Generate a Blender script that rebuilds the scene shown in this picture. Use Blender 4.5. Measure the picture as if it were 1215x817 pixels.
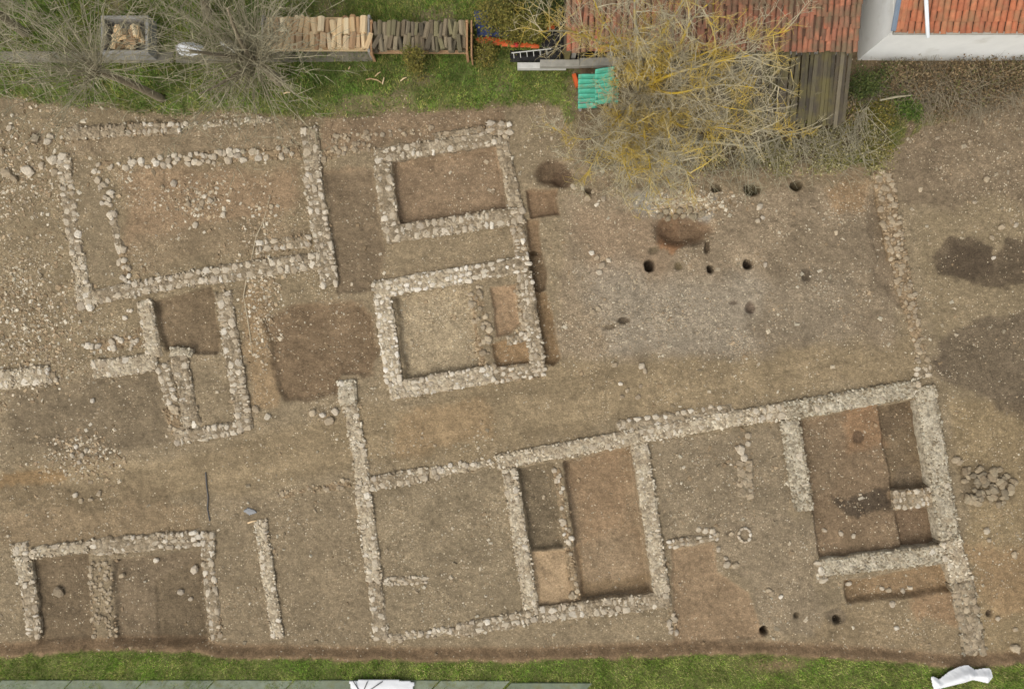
import bpy, bmesh, math, random
import numpy as np
from mathutils import Vector, Matrix, Euler

random.seed(7); rng = np.random.default_rng(11)
scene = bpy.context.scene
for o in list(bpy.data.objects): bpy.data.objects.remove(o)

# ------------------------------------------------------------------ camera
S = 0.028            # metres of excavation floor per photograph pixel
CH = 22.68           # flying height above the excavation floor
CX, CY = 607.5, 408.5
cam_d = bpy.data.cameras.new('camera'); cam = bpy.data.objects.new('camera', cam_d)
scene.collection.objects.link(cam); cam.location = (0, 0, CH)
cam_d.sensor_width = 36.0; cam_d.lens = 24.0; cam_d.clip_end = 2000
scene.camera = cam
# ------------------------------------------------------------------ light
SUN_EL, SUN_AZ = math.radians(52), math.radians(222)   # azimuth from north (+Y), clockwise
w = bpy.data.worlds.new('World'); scene.world = w; w.use_nodes = True
nt = w.node_tree; bg = nt.nodes['Background']
sky = nt.nodes.new('ShaderNodeTexSky'); sky.sky_type = 'NISHITA'; sky.sun_disc = False
sky.sun_elevation = SUN_EL; sky.sun_rotation = SUN_AZ; sky.dust_density = 3.0; sky.air_density = 1.0
hs = nt.nodes.new('ShaderNodeHueSaturation'); hs.inputs['Saturation'].default_value = 0.35   # thin overcast
nt.links.new(sky.outputs[0], hs.inputs['Color']); nt.links.new(hs.outputs[0], bg.inputs[0])
bg.inputs[1].default_value = 0.15
sun_d = bpy.data.lights.new('sun', 'SUN'); sun = bpy.data.objects.new('sun', sun_d)
scene.collection.objects.link(sun)
sun_d.energy = 1.2; sun_d.angle = math.radians(50); sun_d.color = (1.0, 0.95, 0.88)
sd = Vector((math.sin(SUN_AZ)*math.cos(SUN_EL), math.cos(SUN_AZ)*math.cos(SUN_EL), math.sin(SUN_EL)))
sun.rotation_euler = sd.to_track_quat('Z', 'Y').to_euler(); sun.location = sd*60
scene.view_settings.view_transform = 'Standard'; scene.view_settings.look = 'None'
scene.view_settings.exposure = 0.32; scene.view_settings.gamma = 1.0
scene.view_settings.use_curve_mapping = False

# ------------------------------------------------------------------ helpers
COL = scene.collection
def P(px, py, z=0.0):
    f = S*(1 - z/CH)
    return Vector(((px-CX)*f, (CY-py)*f, z))
def lin(c):
    c = np.asarray(c, float)/255.0
    return np.where(c <= 0.04045, c/12.92, ((c+0.055)/1.055)**2.4)
def L4(c): return tuple(lin(c)) + (1.0,)

def link(o, parent=None):
    COL.objects.link(o)
    if parent is not None: o.parent = parent
    return o
def tag(o, label=None, cat=None, group=None, kind=None):
    if label: o['label'] = label
    if cat: o['category'] = cat
    if group: o['group'] = group
    if kind: o['kind'] = kind
    return o
def empty(name, loc, label, cat, group=None):
    o = bpy.data.objects.new(name, None); o.location = loc; o.empty_display_size = 0.2
    link(o); return tag(o, label, cat, group)
def child_world(o, parent):
    """parent o so that its mesh coordinates stay world coordinates (parents are never rotated)"""
    o.parent = parent
    p = parent; off = Vector((0, 0, 0))
    while p is not None: off += Vector(p.location); p = p.parent
    o.location = Vector(o.location) - off
    return o

def np_mesh(name, verts, faces, col=None, smooth=False, mat=None):
    """verts (n,3); faces (m,k); col (n,3) linear"""
    verts = np.asarray(verts, np.float32); faces = np.asarray(faces, np.int32)
    me = bpy.data.meshes.new(name)
    n, (m, k) = len(verts), faces.shape
    me.vertices.add(n); me.vertices.foreach_set('co', verts.ravel())
    me.loops.add(m*k); me.loops.foreach_set('vertex_index', faces.ravel())
    me.polygons.add(m); me.polygons.foreach_set('loop_start', np.arange(0, m*k, k, dtype=np.int32))
    try: me.polygons.foreach_set('loop_total', np.full(m, k, np.int32))
    except Exception: pass
    me.polygons.foreach_set('use_smooth', np.full(m, smooth, bool))
    if col is not None:
        a = me.attributes.new('col', 'FLOAT_COLOR', 'POINT')
        c4 = np.ones((n, 4), np.float32); c4[:, :3] = col
        a.data.foreach_set('color', c4.ravel())
    me.update(calc_edges=True)
    if mat: me.materials.append(mat)
    return me
def py_obj(name, verts, faces, mat, parent=None, smooth=False):
    me = bpy.data.meshes.new(name); me.from_pydata([tuple(v) for v in verts], [], faces)
    if smooth: me.polygons.foreach_set('use_smooth', [True]*len(me.polygons))
    me.materials.append(mat); me.update()
    o = bpy.data.objects.new(name, me); link(o)
    if parent is not None: child_world(o, parent)
    return o

class MB:
    """collects boxes, tubes and quads; build() links them as one mesh"""
    def __init__(s): s.v = []; s.f = []
    def box(s, c, dx, dy, dz, rz=0.0, tilt=0.0, chamfer=0.0):
        m = Matrix.Translation(c) @ Matrix.Rotation(rz, 4, 'Z') @ Matrix.Rotation(tilt, 4, 'X')
        n = len(s.v); t = chamfer
        for z, q in ((-dz/2, 0), (dz/2-t, 0), (dz/2, t)) if t else ((-dz/2, 0), (dz/2, 0)):
            for a, b in ((-1, -1), (1, -1), (1, 1), (-1, 1)):
                s.v.append(m @ Vector((a*(dx/2-q), b*(dy/2-q), z)))
        L = 3 if t else 2
        for l in range(L-1):
            for i in range(4):
                j = (i+1) % 4; s.f.append((n+4*l+i, n+4*l+j, n+4*l+4+j, n+4*l+4+i))
        s.f.append((n+3, n+2, n+1, n)); k = n+4*(L-1); s.f.append((k, k+1, k+2, k+3))
        return s
    def tube(s, pts, rad, sides=5, cap=True):
        n0 = len(s.v); m = len(pts)
        up = Vector((0.13, 0.31, 0.94))
        for i in range(m):
            a = pts[max(i-1, 0)]; b = pts[min(i+1, m-1)]
            t = (b-a)
            if t.length < 1e-6: t = Vector((0, 0, 1))
            t.normalize(); x = t.cross(up)
            if x.length < 1e-3: x = t.cross(Vector((1, 0, 0)))
            x.normalize(); y = t.cross(x); r = rad[i]
            for k in range(sides):
                q = 2*math.pi*k/sides; s.v.append(pts[i] + x*(r*math.cos(q)) + y*(r*math.sin(q)))
        for i in range(m-1):
            for k in range(sides):
                k2 = (k+1) % sides
                s.f.append((n0+i*sides+k, n0+i*sides+k2, n0+(i+1)*sides+k2, n0+(i+1)*sides+k))
        if cap:
            s.f.append(tuple(n0+k for k in reversed(range(sides))))
            s.f.append(tuple(n0+(m-1)*sides+k for k in range(sides)))
        return s
    def build(s, name, mat, parent=None, smooth=False): return py_obj(name, s.v, s.f, mat, parent, smooth)

# ---- numpy value noise
_tabs = {}
def vnoise(x, y, seed):
    if seed not in _tabs: _tabs[seed] = np.random.default_rng(1000+seed).random((256, 256))
    T = _tabs[seed]
    xi = np.floor(x).astype(int); yi = np.floor(y).astype(int); fx = x-xi; fy = y-yi
    fx = fx*fx*(3-2*fx); fy = fy*fy*(3-2*fy)
    a = T[xi & 255, yi & 255]; b = T[(xi+1) & 255, yi & 255]; c = T[xi & 255, (yi+1) & 255]; d = T[(xi+1) & 255, (yi+1) & 255]
    return (a*(1-fx)+b*fx)*(1-fy) + (c*(1-fx)+d*fx)*fy
def fbm(x, y, sc, seed, octv=3):
    r = 0; amp = 0.5; tot = 0
    for i in range(octv):
        r = r + amp*(vnoise(x/sc, y/sc, seed+i)-0.5)*2; tot += amp; amp *= 0.5; sc *= 0.5
    return r/tot
def sst(e0, e1, x):
    t = np.clip((x-e0)/(e1-e0), 0, 1); return t*t*(3-2*t)
def poly_sd(poly, x, y):
    """signed distance, negative inside"""
    p = np.asarray(poly, float); n = len(p)
    d = np.full(x.shape, 1e18); ins = np.zeros(x.shape, bool)
    for i in range(n):
        ax, ay = p[i]; bx, by = p[(i+1) % n]; ex, ey = bx-ax, by-ay
        wx, wy = x-ax, y-ay
        t = np.clip((wx*ex+wy*ey)/(ex*ex+ey*ey+1e-9), 0, 1)
        d = np.minimum(d, (wx-ex*t)**2+(wy-ey*t)**2)
        c = ((ay > y) != (by > y))
        with np.errstate(divide='ignore', invalid='ignore'):
            c &= x < (ex*(y-ay)/(by-ay if by != ay else 1e-9)+ax)
        ins ^= c
    d = np.sqrt(d); return np.where(ins, -d, d)

# ------------------------------------------------------------------ materials
MATS = {}
def nodes_of(name):
    m = bpy.data.materials.new(name); m.use_nodes = True
    t = m.node_tree; b = t.nodes['Principled BSDF']; MATS[name] = m
    return m, t, b
def N(t, kind, **kw):
    n = t.nodes.new(kind)
    for k, v in kw.items(): setattr(n, k, v)
    return n
def ramp(t, fac, cols):
    r = N(t, 'ShaderNodeValToRGB'); e = r.color_ramp.elements
    while len(e) < len(cols): e.new(0.5)
    for i, (p, c) in enumerate(cols): e[i].position = p; e[i].color = c
    t.links.new(fac, r.inputs[0]); return r.outputs[0]
def mult(t, a, b, fac=1.0, mode='MULTIPLY'):
    m = N(t, 'ShaderNodeMix', data_type='RGBA', blend_type=mode)
    if isinstance(fac, float): m.inputs[0].default_value = fac
    else: t.links.new(fac, m.inputs[0])
    for s, i in ((a, 6), (b, 7)):
        if isinstance(s, tuple): m.inputs[i].default_value = s
        else: t.links.new(s, m.inputs[i])
    return m.outputs[2]
def noise(t, vec, scale, detail=4, rough=0.6):
    n = N(t, 'ShaderNodeTexNoise'); n.inputs['Scale'].default_value = scale
    n.inputs['Detail'].default_value = detail; n.inputs['Roughness'].default_value = rough
    t.links.new(vec, n.inputs['Vector']); return n.outputs['Fac']
def bump(t, b, h, strength, dist=0.02):
    n = N(t, 'ShaderNodeBump'); n.inputs['Strength'].default_value = strength; n.inputs['Distance'].default_value = dist
    t.links.new(h, n.inputs['Height']); t.links.new(n.outputs[0], b.inputs['Normal'])
def grey(v): return (v, v, v, 1)
def pos(t): return N(t, 'ShaderNodeNewGeometry').outputs['Position']

def mat_random(name, cols, nscale=18.0, lo=0.72, hi=1.2, rough=0.9, bstr=0.4, stretch=None, dirt=None):
    """colour of the thing by its own random number, grain and relief by noise"""
    m, t, b = nodes_of(name); oi = N(t, 'ShaderNodeObjectInfo')
    n = len(cols); base = ramp(t, oi.outputs['Random'], [(i/max(n-1, 1), L4(c)) for i, c in enumerate(cols)])
    p = pos(t)
    if stretch:
        mp = N(t, 'ShaderNodeMapping'); mp.inputs['Scale'].default_value = stretch; t.links.new(p, mp.inputs[0]); p = mp.outputs[0]
    nz = noise(t, p, nscale, 5, 0.65)
    c = mult(t, base, ramp(t, nz, [(0.25, grey(lo)), (0.75, grey(hi))]))
    if dirt:
        nd = noise(t, pos(t), dirt[1], 4, 0.6)
        mk = ramp(t, nd, [(dirt[2], grey(0)), (dirt[3], grey(1))])
        mx = N(t, 'ShaderNodeMix', data_type='RGBA'); t.links.new(mk, mx.inputs[0]); t.links.new(c, mx.inputs[6]); mx.inputs[7].default_value = L4(dirt[0]); c = mx.outputs[2]
    t.links.new(c, b.inputs['Base Color']); b.inputs['Roughness'].default_value = rough
    b.inputs['Specular IOR Level'].default_value = 0.2
    bump(t, b, nz, bstr, 0.03); return m
def mat_attr(name, rough=0.9, nscale=40, lo=0.8, hi=1.15, trans=0.0):
    m, t, b = nodes_of(name); a = N(t, 'ShaderNodeAttribute', attribute_name='col')
    nz = noise(t, pos(t), nscale, 2)
    c = mult(t, a.outputs['Color'], ramp(t, nz, [(0.3, grey(lo)), (0.7, grey(hi))]))
    t.links.new(c, b.inputs['Base Color']); b.inputs['Roughness'].default_value = rough
    b.inputs['Specular IOR Level'].default_value = 0.15
    return m
def mat_mortar(name, c0, c1, c2, patch=None):
    m, t, b = nodes_of(name); p = pos(t)
    nz = noise(t, p, 3.2, 6, 0.7); n2 = noise(t, p, 22, 4, 0.7)
    c = ramp(t, nz, [(0.3, L4(c0)), (0.5, L4(c1)), (0.68, L4(c2))])
    c = mult(t, c, ramp(t, n2, [(0.3, grey(0.68)), (0.7, grey(1.22))]))
    v = N(t, 'ShaderNodeTexVoronoi'); v.inputs['Scale'].default_value = 11; t.links.new(p, v.inputs['Vector'])
    cell = N(t, 'ShaderNodeSeparateColor'); t.links.new(v.outputs['Color'], cell.inputs[0])
    c = mult(t, c, ramp(t, cell.outputs[0], [(0.0, grey(0.72)), (0.5, grey(1.0)), (1.0, grey(1.22))]))
    t.links.new(c, b.inputs['Base Color']); b.inputs['Roughness'].default_value = 0.95; b.inputs['Specular IOR Level'].default_value = 0.1
    ne = noise(t, p, 1.5, 6, 0.7); mk = ramp(t, ne, [(0.52, grey(0)), (0.76, grey(0.8))])
    mx = N(t, 'ShaderNodeMix', data_type='RGBA'); t.links.new(mk, mx.inputs[0]); t.links.new(c, mx.inputs[6]); mx.inputs[7].default_value = L4((138, 121, 95)); t.links.new(mx.outputs[2], b.inputs['Base Color'])
    ad = N(t, 'ShaderNodeMath', operation='SUBTRACT'); t.links.new(n2, ad.inputs[0]); t.links.new(v.outputs['Distance'], ad.inputs[1])
    bump(t, b, ad.outputs[0], 0.6, 0.04); return m
def mat_plain(name, col, nscale=8, lo=0.85, hi=1.1, rough=0.7, bstr=0.15, stretch=None, spec=0.3):
    m = mat_random(name, [col, col], nscale, lo, hi, rough, bstr, stretch)
    m.node_tree.nodes['Principled BSDF'].inputs['Specular IOR Level'].default_value = spec; return m

# soil: large patches come from the sheet's own soil colour, grain and grit from noise
m, t, b = nodes_of('soil'); p = pos(t)
a = N(t, 'ShaderNodeAttribute', attribute_name='col')
nA = noise(t, p, 1.1, 8, 0.75); nB = noise(t, p, 6, 6, 0.75); nC = noise(t, p, 21, 3, 0.7)
c = mult(t, a.outputs['Color'], ramp(t, nA, [(0.32, grey(0.76)), (0.68, grey(1.2))]))
c = mult(t, c, ramp(t, nB, [(0.3, grey(0.7)), (0.72, grey(1.26))]))
c = mult(t, c, ramp(t, nC, [(0.3, grey(0.72)), (0.7, grey(1.3))]))
mpS = N(t, 'ShaderNodeMapping'); mpS.inputs['Scale'].default_value = (1.0, 5.0, 1.0); mpS.inputs['Rotation'].default_value = (0, 0, 0.6); t.links.new(p, mpS.inputs[0])
nS = noise(t, mpS.outputs[0], 2.6, 4, 0.6); c = mult(t, c, ramp(t, nS, [(0.35, grey(0.93)), (0.65, grey(1.06))]))
vg = N(t, 'ShaderNodeTexVoronoi'); vg.inputs['Scale'].default_value = 24; t.links.new(p, vg.inputs['Vector'])
sg = N(t, 'ShaderNodeSeparateColor'); t.links.new(vg.outputs['Color'], sg.inputs[0])
fg = N(t, 'ShaderNodeAttribute', attribute_name='grav'); fm_ = N(t, 'ShaderNodeMath', operation='MULTIPLY_ADD'); t.links.new(fg.outputs['Fac'], fm_.inputs[0]); fm_.inputs[1].default_value = 0.75; fm_.inputs[2].default_value = 0.2
c = mult(t, c, ramp(t, sg.outputs[0], [(0.0, grey(0.7)), (0.35, grey(0.95)), (0.8, grey(1.04)), (1.0, grey(1.5))]), fm_.outputs[0])
v = N(t, 'ShaderNodeTexVoronoi'); v.inputs['Scale'].default_value = 15; t.links.new(p, v.inputs['Vector'])
sc = N(t, 'ShaderNodeSeparateColor'); t.links.new(v.outputs['Color'], sc.inputs[0])
g1 = N(t, 'ShaderNodeMath', operation='LESS_THAN'); t.links.new(v.outputs['Distance'], g1.inputs[0]); g1.inputs[1].default_value = 0.33
g2 = N(t, 'ShaderNodeAttribute', attribute_name='grav')
g3 = N(t, 'ShaderNodeMath', operation='LESS_THAN'); t.links.new(sc.outputs[0], g3.inputs[0])
g2s = N(t, 'ShaderNodeMath', operation='MULTIPLY'); t.links.new(g2.outputs['Fac'], g2s.inputs[0]); g2s.inputs[1].default_value = 0.5
t.links.new(g2s.outputs[0], g3.inputs[1])
g4 = N(t, 'ShaderNodeMath', operation='MULTIPLY'); t.links.new(g1.outputs[0], g4.inputs[0]); t.links.new(g3.outputs[0], g4.inputs[1])
grit = ramp(t, sc.outputs[1], [(0, L4((120, 104, 82))), (0.5, L4((165, 148, 120))), (1, L4((205, 190, 160)))])
mx = N(t, 'ShaderNodeMix', data_type='RGBA'); t.links.new(g4.outputs[0], mx.inputs[0]); t.links.new(c, mx.inputs[6]); t.links.new(grit, mx.inputs[7])
t.links.new(mx.outputs[2], b.inputs['Base Color']); b.inputs['Roughness'].default_value = 0.97; b.inputs['Specular IOR Level'].default_value = 0.08
hb = N(t, 'ShaderNodeMath', operation='ADD'); t.links.new(nB, hb.inputs[0]); t.links.new(nC, hb.inputs[1])
hb2 = N(t, 'ShaderNodeMath', operation='ADD'); t.links.new(hb.outputs[0], hb2.inputs[0]); t.links.new(sg.outputs[0], hb2.inputs[1])
bump(t, b, hb2.outputs[0], 0.5, 0.035)

mat_attr('chip', 0.92, 30, 0.8, 1.15)
mat_attr('blade', 0.7, 6, 0.8, 1.2)
mat_random('stone_pale', [(196, 183, 160), (172, 157, 133), (188, 175, 152), (152, 137, 114), (204, 192, 170), (180, 164, 138), (164, 151, 131), (212, 202, 182)], 16, 0.7, 1.2, 0.9, 0.5, None, ((142, 125, 99), 1.5, 0.56, 0.8))
mat_random('stone_white', [(214, 203, 183), (200, 187, 164), (222, 213, 196), (186, 172, 148), (206, 195, 174), (176, 162, 138)], 14, 0.74, 1.16, 0.9, 0.5, None, ((142, 125, 99), 1.5, 0.56, 0.8))
mat_random('stone_brown', [(168, 151, 124), (148, 132, 107), (180, 163, 135), (136, 121, 98), (162, 145, 119), (152, 139, 117)], 16, 0.7, 1.2, 0.92, 0.5, None, ((142, 125, 99), 1.5, 0.56, 0.8))
mat_random('stone_grey', [(138, 125, 102), (118, 106, 86), (152, 138, 112), (130, 114, 90), (166, 150, 122)], 16, 0.7, 1.2, 0.9, 0.5, None, ((142, 125, 99), 1.5, 0.56, 0.8))
mat_mortar('mortar_pale', (146, 130, 106), (172, 157, 131), (196, 183, 157))
mat_mortar('mortar_white', (168, 150, 122), (196, 182, 154), (222, 212, 190))
mat_mortar('joint', (120, 105, 83), (144, 129, 105), (172, 157, 132))
mat_mortar('mortar_grey', (148, 135, 112), (172, 160, 136), (194, 183, 160))
mat_mortar('mortar_brown', (122, 104, 80), (142, 122, 94), (160, 140, 110))
mat_random('bark', [(134, 122, 100), (142, 130, 106)], 14, 0.6, 1.25, 0.95, 0.8)
mat_random('twig_grey', [(150, 142, 115), (150, 142, 115)], 5, 0.75, 1.2, 0.9, 0.1)
mat_random('bark_lichen', [(150, 142, 118), (142, 134, 110)], 10, 0.75, 1.2, 0.95, 0.6, None, ((182, 154, 58), 1.6, 0.44, 0.54))
mat_random('twig_lichen', [(168, 158, 130), (168, 158, 130)], 6, 0.75, 1.2, 0.9, 0.1, None, ((180, 154, 70), 1.3, 0.47, 0.60))
mat_random('branch_pale', [(146, 138, 112), (152, 144, 118)], 9, 0.7, 1.2, 0.95, 0.5)
mat_random('roof_tile', [(160, 104, 78), (138, 94, 72), (172, 114, 86), (120, 86, 68), (152, 106, 84), (164, 98, 72)], 7, 0.7, 1.2, 0.9, 0.3, None, ((116, 98, 76), 2.2, 0.40, 0.64))
mat_random('roof_tile_clean', [(176, 108, 76), (162, 100, 72), (184, 120, 86), (150, 94, 70), (172, 114, 82)], 7, 0.75, 1.15, 0.9, 0.3, None, ((136, 108, 80), 2.6, 0.46, 0.72))
mat_random('old_board', [(96, 86, 70), (72, 66, 56), (110, 100, 80), (84, 78, 60), (122, 112, 92)], 6, 0.6, 1.25, 0.95, 0.6, (9, 0.8, 1), ((106, 98, 62), 1.4, 0.46, 0.66))
mat_random('plaster', [(230, 229, 221)]*2, 1.6, 0.9, 1.03, 0.9, 0.1, None, ((198, 194, 180), 0.9, 0.55, 0.75))
mat_plain('grey_metal', (110, 122, 134), 4, 0.9, 1.1, 0.5, 0.0, None, 0.5)
mat_plain('white_plastic', (226, 230, 230), 5, 0.95, 1.03, 0.5, 0.05, None, 0.4)
mat_plain('blue_tarp', (44, 56, 92), 5, 0.75, 1.2, 0.6, 0.3)
mat_plain('orange_plastic', (196, 92, 44), 6, 0.75, 1.15, 0.6, 0.2)
mat_plain('red_plastic', (168, 44, 40), 6, 0.75, 1.15, 0.5, 0.2)
mat_plain('shade_black', (34, 32, 30), 5, 0.7, 1.3, 0.7, 0.4)  # near-black that stands in for shade beside the barn
mat_plain('concrete', (150, 146, 134), 5, 0.75, 1.15, 0.95, 0.3)
mat_plain('old_concrete', (128, 122, 106), 3, 0.6, 1.2, 0.95, 0.6)
mat_plain('concrete_pale', (190, 188, 178), 6, 0.8, 1.1, 0.9, 0.3)
mat_random('slab_concrete', [(122, 130, 108), (130, 136, 116), (116, 124, 102)], 2.0, 0.66, 1.15, 0.95, 0.4, None, ((108, 110, 80), 3.0, 0.5, 0.7))
mat_random('green_plastic', [(98, 184, 156), (86, 170, 142)], 5, 0.75, 1.15, 0.6, 0.2, None, ((118, 140, 108), 4.0, 0.52, 0.72))
mat_random('wood_pale', [(238, 212, 166), (216, 182, 134), (244, 224, 182), (188, 150, 108), (230, 200, 152), (164, 128, 94), (226, 196, 152)], 14, 0.78, 1.15, 0.9, 0.5, (14, 1.5, 6))
mat_random('wood_dark', [(140, 128, 104), (108, 98, 80), (158, 144, 116), (122, 108, 86), (132, 124, 92), (94, 86, 70)], 14, 0.65, 1.2, 0.95, 0.5, (14, 1.5, 6))
mat_plain('wood_plank', (164, 128, 92), 10, 0.75, 1.15, 0.9, 0.4, (10, 1, 5))
mat_plain('root', (188, 172, 142), 10, 0.75, 1.15, 0.9, 0.3)
mat_plain('wood_grey', (152, 148, 138), 10, 0.75, 1.15, 0.95, 0.4, (8, 2, 5))
mat_plain('white_sheet', (222, 222, 220), 3, 0.9, 1.02, 0.75, 0.1)
mat_plain('hose_black', (84, 82, 80), 5, 0.8, 1.2, 0.6, 0.1)
mat_plain('scrap_blue', (134, 134, 132), 5, 0.8, 1.2, 0.6, 0.1)
M = MATS

# ------------------------------------------------------------------ terrain
NB = [(-3000, 100), (-200, 112), (0, 116), (130, 128), (300, 137), (420, 135), (560, 127), (640, 121), (664, 124), (676, 165), (690, 207), (720, 214), (1032, 208), (1046, 184), (1100, 150), (1215, 117), (1500, 60), (4000, 20)]
SB = [(-3000, 764), (0, 764), (60, 760), (130, 756), (240, 758), (262, 764), (430, 768), (620, 768), (760, 763), (900, 761), (1040, 768), (1140, 777), (1172, 774), (1230, 772), (4000, 772)]
NBx, NBy = np.array(NB, float).T; SBx, SBy = np.array(SB, float).T
# dug-out floors: outline (photo pixels), depth, soil colour (sRGB), grit density, edge width
DUG = [
 ([(466, 192), (588, 172), (602, 246), (472, 268)], -0.26, (142, 120, 94), 0.28, 2.5),
 ([(470, 354), (556, 338), (574, 436), (482, 454)], -0.26, (160, 143, 114), 0.95, 3),
 ([(583, 342), (612, 338), (617, 384), (606, 394), (590, 398)], -0.14, (156, 130, 100), 0.15, 2.5),
 ([(584, 408), (604, 402), (626, 400), (628, 432), (590, 438)], -0.18, (146, 120, 88), 0.25, 3),
 ([(314, 378), (352, 362), (428, 358), (442, 378), (448, 412), (442, 444), (404, 446), (396, 466), (336, 476), (326, 440)], -0.12, (122, 102, 78), 0.3, 5),
 ([(180, 358), (250, 342), (262, 400), (256, 420), (196, 414)], -0.20, (124, 106, 82), 0.15, 3),
 ([(670, 548), (750, 532), (773, 702), (692, 718)], -0.36, (143, 122, 95), 0.2, 3),
 ([(616, 556), (656, 550), (668, 648), (632, 654)], -0.26, (116, 102, 80), 0.25, 3),
 ([(632, 656), (688, 650), (694, 714), (640, 722)], -0.12, (170, 145, 112), 0.1, 3),
 ([(950, 500), (1046, 482), (1064, 590), (1076, 652), (974, 664), (966, 612)], -0.2, (126, 106, 82), 0.3, 3),
 ([(1046, 484), (1089, 474), (1112, 574), (1062, 584)], -0.38, (116, 99, 76), 0.2, 2.5),
 ([(1066, 606), (1112, 600), (1121, 646), (1074, 652)], -0.40, (120, 100, 78), 0.2, 2.5),
 ([(1004, 690), (1125, 668), (1130, 700), (1006, 714)], -0.26, (136, 113, 84), 0.55, 4),
 ([(798, 654), (848, 644), (850, 678), (888, 704), (906, 756), (800, 764)], -0.06, (146, 123, 95), 0.2, 2.5),
 ([(36, 664), (104, 656), (110, 758), (48, 762)], -0.14, (114, 98, 76), 0.25, 4),
 ([(136, 664), (238, 654), (246, 760), (138, 760)], -0.13, (120, 104, 82), 0.25, 4),
 ([(182, 690), (240, 660), (246, 760), (186, 762)], -0.07, (114, 99, 77), 0.2, 4),
 ([(626, 226), (660, 224), (662, 254), (630, 260)], -0.2, (128, 105, 80), 0.2, 2.5),
 ([(625, 262), (638, 262), (642, 300), (630, 300)], -0.2, (130, 108, 82), 0.2, 2),
 ([(626, 300), (634, 296), (642, 300), (647, 320), (647, 342), (641, 348), (632, 344)], -0.34, (110, 92, 70), 0.25, 3),
 ([(632, 348), (648, 348), (664, 426), (658, 432), (642, 430)], -0.24, (132, 109, 80), 0.15, 2.5),
 ([(386, 206), (442, 202), (456, 300), (448, 340), (402, 346)], -0.07, (124, 107, 84), 0.15, 4),
 ([(104, 448), (186, 440), (202, 520), (120, 540), (20, 520), (10, 464), (60, 462)], -0.05, (124, 109, 86), 0.25, 8),
 ([(1046, 212), (1058, 300), (1068, 360), (1040, 330), (1030, 250)], -0.08, (126, 110, 88), 0.3, 8),
]
# holes: x, y, rx, ry, depth, colour
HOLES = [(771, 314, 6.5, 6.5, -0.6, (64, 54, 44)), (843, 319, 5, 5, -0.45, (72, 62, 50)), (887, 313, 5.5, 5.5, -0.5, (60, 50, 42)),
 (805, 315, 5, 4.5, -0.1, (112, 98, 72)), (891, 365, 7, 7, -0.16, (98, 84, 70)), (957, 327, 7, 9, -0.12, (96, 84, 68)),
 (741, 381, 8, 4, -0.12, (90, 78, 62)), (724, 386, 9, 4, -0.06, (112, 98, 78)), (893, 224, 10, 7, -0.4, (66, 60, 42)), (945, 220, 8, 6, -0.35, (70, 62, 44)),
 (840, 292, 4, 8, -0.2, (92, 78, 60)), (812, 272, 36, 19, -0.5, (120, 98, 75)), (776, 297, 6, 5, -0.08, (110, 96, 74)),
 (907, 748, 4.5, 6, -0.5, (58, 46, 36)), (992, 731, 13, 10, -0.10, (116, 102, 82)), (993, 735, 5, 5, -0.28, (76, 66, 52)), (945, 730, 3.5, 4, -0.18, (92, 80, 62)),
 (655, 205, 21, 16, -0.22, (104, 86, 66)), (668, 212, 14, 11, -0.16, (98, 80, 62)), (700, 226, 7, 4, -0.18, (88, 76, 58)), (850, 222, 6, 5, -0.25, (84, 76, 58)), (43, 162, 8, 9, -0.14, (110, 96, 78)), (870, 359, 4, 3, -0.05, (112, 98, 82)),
 (1175, 728, 4, 5, -0.2, (80, 68, 54)), (866, 632, 4, 4, -0.06, (120, 106, 86)), (1022, 519, 8, 7, -0.05, (96, 78, 60))]
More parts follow.
